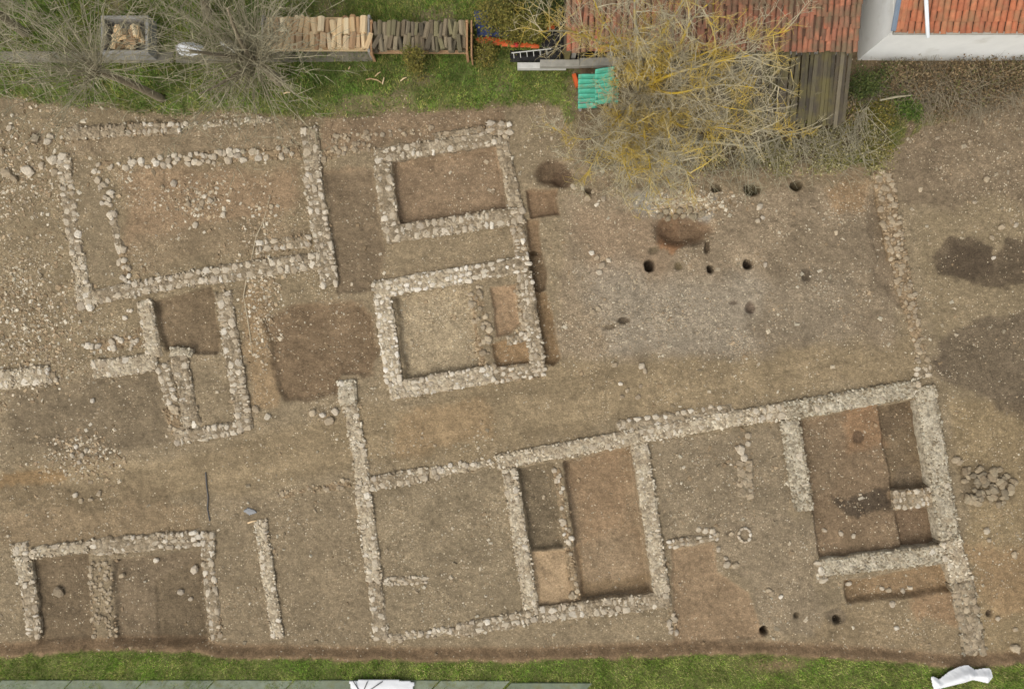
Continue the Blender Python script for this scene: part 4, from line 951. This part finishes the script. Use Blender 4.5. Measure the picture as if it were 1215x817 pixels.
# small things on the ground
hz = [(244, 560), (245, 575), (247, 590), (246, 602), (249, 618)]
tag(MB().tube([P(x, y, float(gzl(x, y))+0.025) for x, y in hz], [0.02]*5, 6).build('hose', M['hose_black']), 'thin dark hose lying across the bare earth', 'hose')
sheet('plastic_scrap', [(288, 606), (294, 602), (303, 605), (305, 608), (296, 611)], float(gzl(296, 607))+0.01, 0.04, M['scrap_blue'], 'bluish plastic scrap above the lone narrow wall', 'scrap', 21, 1.0, 0.03)
def stick(a, b_, r_, mat, label, group=None):
    pa, pb = P(*a, 0), P(*b_, 0); pa.z = float(gzl(*a))+r_+0.05*(a[1] < 130); pb.z = float(gzl(*b_))+r_+0.05*(a[1] < 130)
    mid = pa.lerp(pb, 0.5)+Vector((0.01, 0.02, 0.01)); o = MB().tube([pa, mid, pb], [r_, r_*1.1, r_*0.7], 6).build('stick', mat); tag(o, label, 'stick', group)
GS = 'cut pale sticks on the grass'
for a, b_ in (((438, 102), (447, 101)), ((446, 101), (456, 105)), ((449, 98), (455, 93)), ((457, 107), (459, 99)), ((478, 103), (485, 99)), ((418, 90), (420, 87))):
    stick(a, b_, 0.02, M['wood_pale'], 'pale peeled stick lying on the grass below the dark woodpile', GS)
stick((294, 620), (305, 617), 0.03, M['wood_pale'], 'short pale stick at the head of the lone narrow wall')
stick((343, 118), (351, 117), 0.02, M['wood_pale'], 'pale stick at the bank edge beside the pollarded tree', None)
# white root trail
rt = [(322, 232), (312, 262), (303, 280), (298, 305), (294, 330), (288, 352), (293, 372), (297, 398), (300, 420)]
tag(MB().tube([P(x+random.uniform(-1.5, 1.5), y, float(gzl(x, y))+0.015) for x, y in rt], [0.01, 0.016, 0.018, 0.014, 0.02, 0.016, 0.02, 0.016, 0.008], 5).build('root', M['root']), 'pale dead root winding over the soil beside the large room', 'root')

# ------------------------------------------------------------------ buildings
def tile_mesh(name, wd, ln, mat):
    V = []; F = []; k = 6
    for y, s_ in ((-ln/2, 1.0), (ln/2, 0.86)):
        for i in range(k+1):
            a_ = math.pi*i/k; V.append(Vector((-wd/2*s_*math.cos(a_), y, wd*0.42*s_*math.sin(a_))))
    for i in range(k): F.append((i, i+1, k+2+i, k+1+i))
    for i in range(k+1): V.append(V[i]*1.0+Vector((0, 0, -0.02)))
    for i in range(k): F.append((i, 2*k+2+i, 2*k+3+i, i+1))
    me = bpy.data.meshes.new(name); me.from_pydata([tuple(v) for v in V], [], F); me.materials.append(mat)
    me.polygons.foreach_set('use_smooth', [i < k for i in range(len(F))]); return me
mat_plain('roof_deck', (104, 78, 62), 5, 0.7, 1.2, 0.95, 0.3)
def roof_plane(parent, x0, x1, yeave, zeave, pitch, depth, mat, tmesh, spacing, expo, nrows, jit=0.012, name='roof'):
    """roof deck with barrel tiles laid up the slope; y increases to the ridge"""
    c_, s_ = math.cos(pitch), math.sin(pitch)
    vs = []; zt = -0.03
    for dz in (0.0, -0.12):
        for x, d in ((x0, 0.02), (x1, 0.02), (x1, depth), (x0, depth)): vs.append(Vector((x, yeave+d*c_, zeave+d*s_+dz+zt)))
    fs = [(0, 1, 2, 3), (7, 6, 5, 4)] + [(k, 4+k, 4+(k+1) % 4, (k+1) % 4) for k in range(4)]
    deck = py_obj(name, vs, fs, M['roof_deck'], parent)
    n = int((x1-x0)/spacing); left = []
    for r_ in range(nrows):
        for i in range(n+1):
            x = x0+spacing*0.3+(x1-x0-spacing*0.6)*i/n; d = expo*(r_+0.45)
            o = bpy.data.objects.new('tile', tmesh); o.location = (x+random.gauss(0, jit), yeave+d*c_+random.gauss(0, jit), zeave+d*s_+0.012+0.012*random.random())
            o.rotation_euler = (pitch-0.05+random.gauss(0, 0.015), random.gauss(0, 0.03), random.gauss(0, 0.03)); COL.objects.link(o); child_world(o, deck)
    return deck
# white house
HZ0, HZ1 = GZ-0.05, 2.55
hp0 = P(1017, 72, GZ); HE = P(1053, 34, HZ1)
hx0, hy0 = hp0.x, hp0.y
HT = empty('white_house', (hx0+6, hy0+4, GZ), 'white plastered house with orange pantile roof and grey gutter', 'house')
hb = MB(); hb.box(Vector((hx0+6, hy0+4, (HZ0+HZ1)/2)), 12, 8, HZ1-HZ0); wl = hb.build('wall', M['plaster'], HT)
ptc = math.radians(20)
rf = roof_plane(HT, hx0+0.02, hx0+12.2, hy0-0.03, HZ1+0.08, ptc, 4.6, M['roof_tile_clean'], tile_mesh('tile', 0.178, 0.42, M['roof_tile_clean']), 0.19, 0.30, 4)
for o in list(rf.children):
    if o.location.x > hx0+6.3 + 0: pass
# back slope of the roof and ridge, outside the picture
c_, s_ = math.cos(ptc), math.sin(ptc)
ry, rz_ = hy0-0.03+4.6*c_, HZ1+0.05+4.6*s_
py_obj('roof_back', [(hx0, ry, rz_), (hx0+12.2, ry, rz_), (hx0+12.2, ry+4.4, HZ1), (hx0, ry+4.4, HZ1)], [(0, 1, 2, 3)], M['roof_tile_clean'], HT)
py_obj('gable', [(hx0+0.01, hy0+0.0, HZ1-0.02), (hx0+0.01, hy0+8, HZ1-0.02), (hx0+0.01, ry, rz_-0.06)], [(0, 1, 2)], M['plaster'], HT)
# gutter round the eaves, downpipe, white flue over the tiles
g_ = MB().tube([Vector((hx0-0.03, hy0-0.09, HZ1+0.06)), Vector((hx0+12.2, hy0-0.09, HZ1+0.06))], [0.05, 0.05], 8).build('gutter', M['concrete'], HT, True)
v0 = Vector((hx0-0.05, hy0-0.05, HZ1+0.1)); v1 = v0+Vector((0, 4.6*c_, 4.6*s_)); MB().tube([v0, v1], [0.075, 0.075], 6).build('verge', M['grey_metal'], HT)
MB().tube([v0+Vector((0.2, 0.02, 0.05)), v1+Vector((0.2, 0.02, 0.05))], [0.07, 0.07], 6).build('verge_tile', M['roof_tile_clean'], HT)
a_, b_ = P(1101, 45, 2.72), P(1098.5, -8, 3.25)
MB().tube([a_, b_], [0.055, 0.055], 10).build('flue_pipe', M['white_plastic'], HT, True)

# barn with tiled roof and lower boarded lean-to
BE = 1.95
e0 = P(672, 59, BE); e1 = P(1016, 60, BE)
BT = empty('tiled_barn', ((e0.x+e1.x)/2, e0.y+2, GZ), 'old barn with weathered orange tile roof and mossy board lean-to', 'barn')
bp = math.radians(13)
roof_plane(BT, e0.x, e1.x, e0.y, BE, bp, 5.0, M['roof_tile'], tile_mesh('tile', 0.155, 0.46, M['roof_tile']), 0.17, 0.33, 5, 0.022)
c_, s_ = math.cos(bp), math.sin(bp)
for sx in (e0.x+0.1, e1.x-0.25):
    MB().box(Vector((sx, e0.y+2.4, (GZ+BE)/2-0.15)), 0.15, 4.6, BE-GZ-0.3).build('side_wall', M['old_board'], BT)
MB().box(Vector(((e0.x+e1.x)/2, e0.y+4.6, 1.6)), e1.x-e0.x-0.6, 0.15, 2.4).build('back_wall', M['old_board'], BT)
for k in range(8):
    x = e0.x+0.3+(e1.x-e0.x-0.8)*k/7; MB().box(Vector((x, e0.y+0.25, (GZ+BE-0.2)/2)), 0.14, 0.14, BE-0.2-GZ).build('post', M['wood_grey'], BT)
la0 = P(775, 61, 1.85); la1 = P(1011, 61, 1.85); lb = P(900, 146, 1.35)
lean = MB().box(Vector(((la0.x+la1.x)/2, e0.y-0.02, 1.74)), la1.x-la0.x, 0.1, 0.1).build('lean_to', M['wood_grey'], BT)
nb = 52
for i in range(nb):
    wdt = (la1.x-la0.x)/nb; x = la0.x+wdt*(i+0.5)
    y0_, y1_ = e0.y+0.12, lb.y+random.uniform(-0.25, 0.2)
    if random.random() < 0.1: y0_ -= random.uniform(0.1, 0.5)
    L_ = math.hypot(y0_-y1_, 0.5); o = MB().box(Vector((x+random.gauss(0, 0.012), (y0_+y1_)/2, (1.87+1.33)/2+(0.035 if i % 2 else 0))), wdt*random.uniform(0.8, 1.08), L_, 0.03, random.gauss(0, 0.012), math.atan2(0.5, y0_-y1_)).build('board', M['old_board'], lean)
for k in range(6):
    x = la0.x+0.1+(la1.x-la0.x-0.2)*k/5; MB().box(Vector((x, lb.y+0.35, 0.85)), 0.1, 0.1, 1.0).build('post', M['wood_grey'], BT)

# ------------------------------------------------------------------ trees
def catmull(pts, n=6):
    out = []
    for i in range(len(pts)-1):
        p0 = pts[max(i-1, 0)]; p1 = pts[i]; p2 = pts[i+1]; p3 = pts[min(i+2, len(pts)-1)]
        for k in range(n):
            t_ = k/n; out.append(0.5*((2*p1)+(p2-p0)*t_+(2*p0-5*p1+4*p2-p3)*t_*t_+(3*p1-p0-3*p2+p3)*t_**3))
    out.append(pts[-1].copy()); return out
def rvec(r): return Vector((r.gauss(0, 1), r.gauss(0, 1), r.gauss(0, 1))).normalized()
def shoot(mb, r, p, d, length, r0, seg, wander, lift, sides=3):
    pts = [p.copy()]; d = d.normalized()
    for i in range(seg):
        d = (d + rvec(r)*wander + Vector((0, 0, lift))).normalized(); pts.append(pts[-1]+d*(length/seg))
    mb.tube(pts, [max(0.0028, r0*(1-0.8*i/seg)) for i in range(seg+1)], sides, False); return pts, d
def twiggery(mb, r, pts, rad, spacing, l1, lv, lift=0.05):
    """side shoots along a path, with their own side shoots"""
    acc = 0.0
    for i in range(1, len(pts)):
        seg = pts[i]-pts[i-1]; acc += seg.length
        frac = i/len(pts)
        while acc > spacing:
            acc -= spacing
            if frac < 0.12 and lv > 1: continue
            t_ = seg.normalized(); d = (t_*0.6 + rvec(r)*0.9)
            ln = l1*r.uniform(0.5, 1.2)*(1.1-0.5*frac)
            q, _ = shoot(mb, r, pts[i-1].lerp(pts[i], r.random()), d, ln, min(rad*0.5, 0.006+0.012*ln), 5 if lv > 1 else 3, 0.2, lift)
            if lv > 1: twiggery(mb, r, q, rad*0.5, spacing*0.85, l1*0.42, lv-1, lift)

# yellow lichen tree
r = random.Random(21)
base = P(742, 152, GZ); base.z = GZ-0.1
LT = empty('lichen_tree', base, 'large bare tree with yellow lichen on spreading limbs beside the green shelter', 'tree')
hub = P(766, 100, 3.4)
tr = catmull([base, P(748, 136, 1.5), P(758, 115, 2.6), hub], 5)
MB().tube(tr, [0.30-0.13*i/len(tr) for i in range(len(tr))], 9).build('trunk', M['bark_lichen'], LT, True)
limbs = [([(762, 60, 5.0), (759, 25, 6.2), (754, -15, 7.2)], 0.15), ([(784, 40, 5.4), (796, 15, 6.4), (812, -12, 7.2)], 0.10),
 ([(738, 68, 4.8), (712, 48, 5.6), (672, 38, 6.4), (634, 40, 6.9)], 0.09), ([(806, 60, 5.2), (822, 30, 6.2), (842, 2, 7.0)], 0.10),
 ([(806, 84, 4.8), (850, 72, 5.6), (905, 66, 6.4)], 0.09), ([(800, 112, 4.4), (850, 104, 5.2), (890, 102, 5.8)], 0.07),
 ([(790, 128, 4.2), (793, 160, 4.8), (810, 188, 5.4), (826, 216, 5.8)], 0.075), ([(768, 140, 4.1), (764, 178, 4.6), (772, 205, 5.0), (768, 240, 5.2)], 0.09),
 ([(746, 128, 4.0), (728, 152, 4.5), (716, 178, 4.9), (700, 202, 5.2)], 0.085), ([(806, 148, 4.2), (850, 152, 4.8), (898, 160, 5.2)], 0.07),
 ([(742, 62, 4.8), (716, 22, 6.0), (700, -10, 6.8)], 0.07), ([(744, 128, 4.0), (724, 150, 4.5), (690, 160, 4.9), (660, 152, 5.2)], 0.045),
 ([(784, 150, 3.9), (788, 190, 4.3), (800, 232, 4.6)], 0.05), ([(748, 150, 3.9), (742, 200, 4.3), (728, 224, 4.5)], 0.045),
 ([(752, 160, 4.0), (744, 190, 4.5), (752, 222, 4.8)], 0.05), ([(820, 116, 4.6), (866, 128, 5.0), (905, 138, 5.4)], 0.05),
 ([(830, 92, 4.6), (890, 92, 5.0), (935, 112, 5.3)], 0.045), ([(815, 140, 4.2), (880, 148, 4.6), (940, 162, 4.8)], 0.045), ([(840, 60, 5.4), (890, 44, 6.0), (935, 36, 6.4)], 0.045)]
tw = MB()
for pts, r0 in limbs:
    pts = [(r_ if False else p_) for p_ in pts]
    w_ = catmull([hub+Vector((r.uniform(-0.08, 0.08), r.uniform(-0.08, 0.08), r.uniform(-0.3, 0.1)))]+[P(*p_)+rvec(r)*0.12 for p_ in pts], 6)
    MB().tube(w_, [max(0.012, 0.75*r0*(1-0.86*(i/len(w_))**0.7)) for i in range(len(w_))], 7).build('limb', M['bark_lichen'], LT, True)
    twiggery(tw, r, w_, 0.034, 0.135, 1.35, 3, 0.03)
o = tw.build('twigs', M['twig_lichen'], LT); tag(o, kind='stuff')

# pollarded trees on the grass
def pollard(bpx, head, zh, n, lmin, lmax, label, seed, bias=(0, 0), rt=0.14, extra=()):
    r = random.Random(seed); b0 = P(bpx[0], bpx[1], GZ); b0.z = GZ-0.1; h = P(head[0], head[1], zh)
    T_ = empty('pollard_tree', b0, label, 'tree', None)
    mid = b0.lerp(h, 0.5)+Vector((0.05, 0.03, 0.05)); tp = catmull([b0, mid, h], 6)
    MB().tube(tp, [rt*(1-0.25*i/len(tp)) for i in range(len(tp))], 9).build('trunk', M['bark'], T_, True)
    kn = MB(); kn.tube([h+Vector((0, 0, -0.2)), h, h+Vector((0, 0, 0.12)), h+Vector((0, 0, 0.2))], [rt*0.8, rt*1.25, rt*1.1, rt*0.4], 9); kn.build('knuckle', M['bark'], T_, True)
    mb = MB()
    for i in range(n):
        a_ = r.uniform(0, 2*math.pi); el = r.uniform(0.1, 1.25)
        d = Vector((math.cos(a_)*math.cos(el)+bias[0], math.sin(a_)*math.cos(el)+bias[1], math.sin(el)))
        s0 = h+Vector((math.cos(a_)*rt*0.8, math.sin(a_)*rt*0.8, r.uniform(-0.1, 0.15)))
        q, _ = shoot(mb, r, s0, d, r.uniform(lmin, lmax), r.uniform(0.008, 0.017), 8, 0.1, -0.02, 4)
        twiggery(mb, r, q, 0.02, 0.3, 0.75, 2 if i % 6 == 0 else 1, 0.02)
    for (a_, b_, rr_) in extra:
        w_ = catmull([h, P(*a_), P(*b_)], 6); MB().tube(w_, [rr_*(1-0.7*i/len(w_)) for i in range(len(w_))], 6).build('limb', M['bark'], T_, True); twiggery(mb, r, w_, 0.03, 0.2, 0.9, 2, 0.03)
    o = mb.build('shoots', M['twig_grey'], T_); tag(o, kind='stuff')
pollard((332, 98), (300, 72), 2.1, 190, 1.4, 4.4, 'grey pollarded tree with dense straight shoots beside the pale woodpile', 31, (0, 0.05), 0.16, (((283, 45, 3.4), (270, 10, 5.0), 0.09), ((262, 66, 3.2), (225, 60, 4.4), 0.08), ((270, 95, 2.8), (236, 112, 3.6), 0.06)))
pollard((190, 116), (114, 84), 3.2, 100, 1.4, 3.8, 'leaning pollarded tree with pale shoots between crate and excavation bank', 32, (-0.25, 0.05), 0.13)
pollard((30, 40), (-30, 2), 3.0, 110, 1.8, 4.8, 'grey pollarded tree spreading over the grass past the wooden crate', 33, (0.35, -0.1), 0.15)
pollard((245, 20), (235, -22), 2.6, 60, 1.4, 3.6, 'pollarded tree behind the white sack and wooden crate', 34, (0, -0.1), 0.16)

# felled branch at the bank
r = random.Random(41)
fb = [(820, 170, 1.0), (862, 168, 1.0), (898, 172, 0.9), (938, 160, 0.85), (975, 146, 0.8), (1006, 137, 0.75), (1030, 126, 0.72)]
fpts = catmull([P(*q)+rvec(r)*0.1 for q in fb], 5); fpts = [q+rvec(r)*0.025 for q in fpts]
FT = empty('felled_branch', P(930, 165, GZ), 'long grey felled branch lying along the grassy bank', 'branch')
MB().tube(fpts, [0.055-0.035*(i/len(fpts)) for i in range(len(fpts))], 8).build('limb', M['branch_pale'], FT, True)
mb = MB()
for i in range(120):
    p_ = r.choice(fpts); d = Vector((r.uniform(-0.6, 0.6), r.choice((-1, -1, -1, 0.5)), r.uniform(-0.12, 0.25)))
    q, _ = shoot(mb, r, p_, d, r.uniform(0.6, 1.9), r.uniform(0.009, 0.017), 6, 0.1, 0.0, 4); twiggery(mb, r, q, 0.02, 0.2, 0.45, 1, 0.02)
tag(mb.build('twigs', M['branch_pale'], FT), kind='stuff')
st_ = MB().tube([P(1044, 119, 1.0), P(1064, 115, 1.05), P(1082, 113, 1.0)], [0.03, 0.035, 0.02], 6).build('stick', M['branch_pale']); tag(st_, 'pale straight stick lying over the green shrub below the house', 'stick')
# brushwood heaps
def brush(cx, cy, rx, ry, n, label, seed, mat='twig_grey', ztop=0.6):
    r = random.Random(seed); mb = MB()
    for i in range(n):
        a_ = r.uniform(0, 6.283); q = math.sqrt(r.random()); x, y = cx+rx*q*math.cos(a_), cy+ry*q*math.sin(a_)
        p_ = P(x, y, GZ+ztop*0.5*(1-q*q)); p_.z = max(float(gzl(x, y)), 0)+0.05+r.random()*ztop*(1-q*q)
        d = Vector((r.gauss(0, 1), r.gauss(0, 1), r.gauss(0, 0.25)))
        shoot(mb, r, p_, d, r.uniform(0.3, 1.1), r.uniform(0.006, 0.013), 4, 0.25, -0.03)
    o = mb.build('brushwood', M[mat]); tag(o, label, 'brushwood', kind='stuff')
brush(780, 190, 90, 34, 650, 'tangled grey brushwood under the yellow tree', 51, 'branch_pale')
brush(950, 180, 110, 30, 420, 'tangled dry brushwood along the foot of the felled branch', 52, 'branch_pale')
brush(860, 125, 85, 34, 900, 'dry brushwood caught along the lean-to eave', 53, 'branch_pale', 0.9)

brush(1120, 108, 100, 26, 1800, 'dry thorny brushwood under the white house wall', 54, 'bark')
# leafy shrubs
def shrub(px, py, rpx, h, n, cols, label, seed, lsize=0.05, group=None):
    r = np.random.default_rng(seed); rr_ = random.Random(seed); b0 = P(px, py, GZ+h*0.5); b0.z = float(np.clip(gzl(px, py), 0, 0.6))
    T_ = empty('shrub', b0, label, 'shrub', group)
    R = rpx*S; mb = MB(); tips = []
    for i in range(14):
        a_ = rr_.uniform(0, 6.283); q = rr_.uniform(0.2, 0.95); tip = b0+Vector((R*q*math.cos(a_), R*q*math.sin(a_), h*rr_.uniform(0.45, 1.0)*(1.05-0.5*q)))
        w_ = catmull([b0+Vector((0, 0, -0.05)), b0.lerp(tip, 0.5)+Vector((0, 0, h*0.15)), tip], 4); mb.tube(w_, [0.02*(1-0.75*i_/len(w_)) for i_ in range(len(w_))], 4, False)
        twiggery(mb, rr_, w_, 0.015, 0.18, 0.4, 1, 0.05); tips.append(tip); tips.append(w_[len(w_)//2])
    mb.build('stem', M['bark'], T_)
    tp = np.array([tuple(t_) for t_ in tips]); k = r.integers(0, len(tp), n)
    c = tp[k] + r.normal(0, 1, (n, 3))*np.array([R*0.24, R*0.24, h*0.14]); c[:, 2] = np.maximum(c[:, 2], b0.z+0.03)
    a = r.uniform(0, 6.283, n); e = r.uniform(-0.6, 0.8, n); ln = lsize*r.uniform(0.6, 1.5, n); w2 = ln*r.uniform(0.22, 0.42, n)
    dv = np.stack([np.cos(a)*np.cos(e), np.sin(a)*np.cos(e), np.sin(e)], -1); sv = np.stack([-np.sin(a), np.cos(a), r.uniform(-0.5, 0.5, n)], -1)
    V = np.stack([c, c+dv*ln[:, None]*0.5+sv*w2[:, None], c+dv*ln[:, None], c+dv*ln[:, None]*0.5-sv*w2[:, None]], 1).reshape(-1, 3)
    cc = np.array([lin(q_) for q_ in cols]); ck = (k*7 + r.integers(0, 2, n)) % len(cc)
    col = cc[ck]*r.uniform(0.65, 1.35, (n, 1))
    o = link(bpy.data.objects.new('crown', np_mesh('crown', V, np.arange(4*n).reshape(n, 4), np.repeat(col, 4, 0), False, M['blade']))); child_world(o, T_)
DRY = [(132, 124, 78), (146, 136, 92), (116, 112, 62), (156, 146, 104)]; OL = [(96, 92, 40), (112, 104, 48), (84, 84, 40), (124, 112, 54)]; DG = [(62, 72, 36), (78, 84, 42), (92, 92, 50)]; BR = [(104, 86, 60), (122, 102, 74), (90, 74, 54), (134, 116, 86), (96, 92, 56)]
shrub(596, 12, 30, 1.8, 4500, OL, 'tall olive-green bush hanging over the blue tarpaulin', 61, 0.06)
shrub(626, 36, 24, 1.6, 3000, OL+DG, 'dark olive bush beside the black shade sheet and orange sheet', 62, 0.06)
shrub(646, 2, 26, 1.8, 2800, DG, 'dark green bush behind the black shade sheet', 63, 0.06)
shrub(576, 63, 17, 0.8, 1800, OL, 'low olive shrub between the woodpile end and the orange sheet', 64)
shrub(492, 72, 15, 1.2, 2600, OL, 'olive-green shrub growing in front of the dark woodpile', 65)
for i_, (x, y, rp, hh, n_, cl, lab) in enumerate([(1026, 100, 20, 0.9, 2200, DG+OL, 'green shrub at corner of the white house beside the lean-to'), (1058, 92, 20, 0.8, 1600, DG+BR, 'dark shrub under the house wall near its corner'),
    (1095, 96, 26, 0.8, 2000, BR, 'brown-leaved shrub under the white house wall'), (1138, 98, 26, 0.8, 2000, BR, 'brown-leaved shrub under the white house wall'),
    (1178, 96, 26, 0.8, 2000, BR, 'brown-leaved shrub under the white house wall'), (1214, 92, 24, 0.8, 1800, BR, 'brown-leaved shrub under the white house wall'),
    (1078, 122, 17, 0.6, 2200, [(74, 92, 36), (62, 84, 32), (96, 108, 50)], 'bright green shrub on the bank below the brown shrubs'), (1042, 130, 20, 0.5, 1800, OL, 'olive shrub on the bank at the tip of the felled branch'),
    (1125, 122, 20, 0.5, 1400, BR, 'low dry shrub above the bank edge on the right-hand slope'), (1010, 138, 18, 0.5, 1400, OL+BR, 'scrubby plant at the foot of the mossy boards'),
    (985, 178, 24, 0.4, 1700, DRY, 'straw-coloured low scrub on the bank under the felled branch tip'), (1035, 172, 26, 0.35, 1800, DRY+OL, 'low olive scrub at the head of the tapering rubble wall'), (925, 192, 24, 0.35, 1300, DRY, 'thin dry scrub above the two dark burrow holes'), (880, 130, 26, 1.3, 2000, BR+OL, 'dry ivy scrub on the lean-to boards beside the yellow tree'), (935, 118, 24, 1.25, 1700, BR+OL, 'brown creeper mat on the middle of the mossy lean-to boards'), (845, 188, 22, 0.4, 1200, BR+DRY, 'brown scrub under the felled branch butt')]):
    shrub(x, y, rp, hh, n_, cl, lab, 70+i_, 0.055, 'brown shrubs along the house wall' if lab.startswith('brown-leaved') else None)
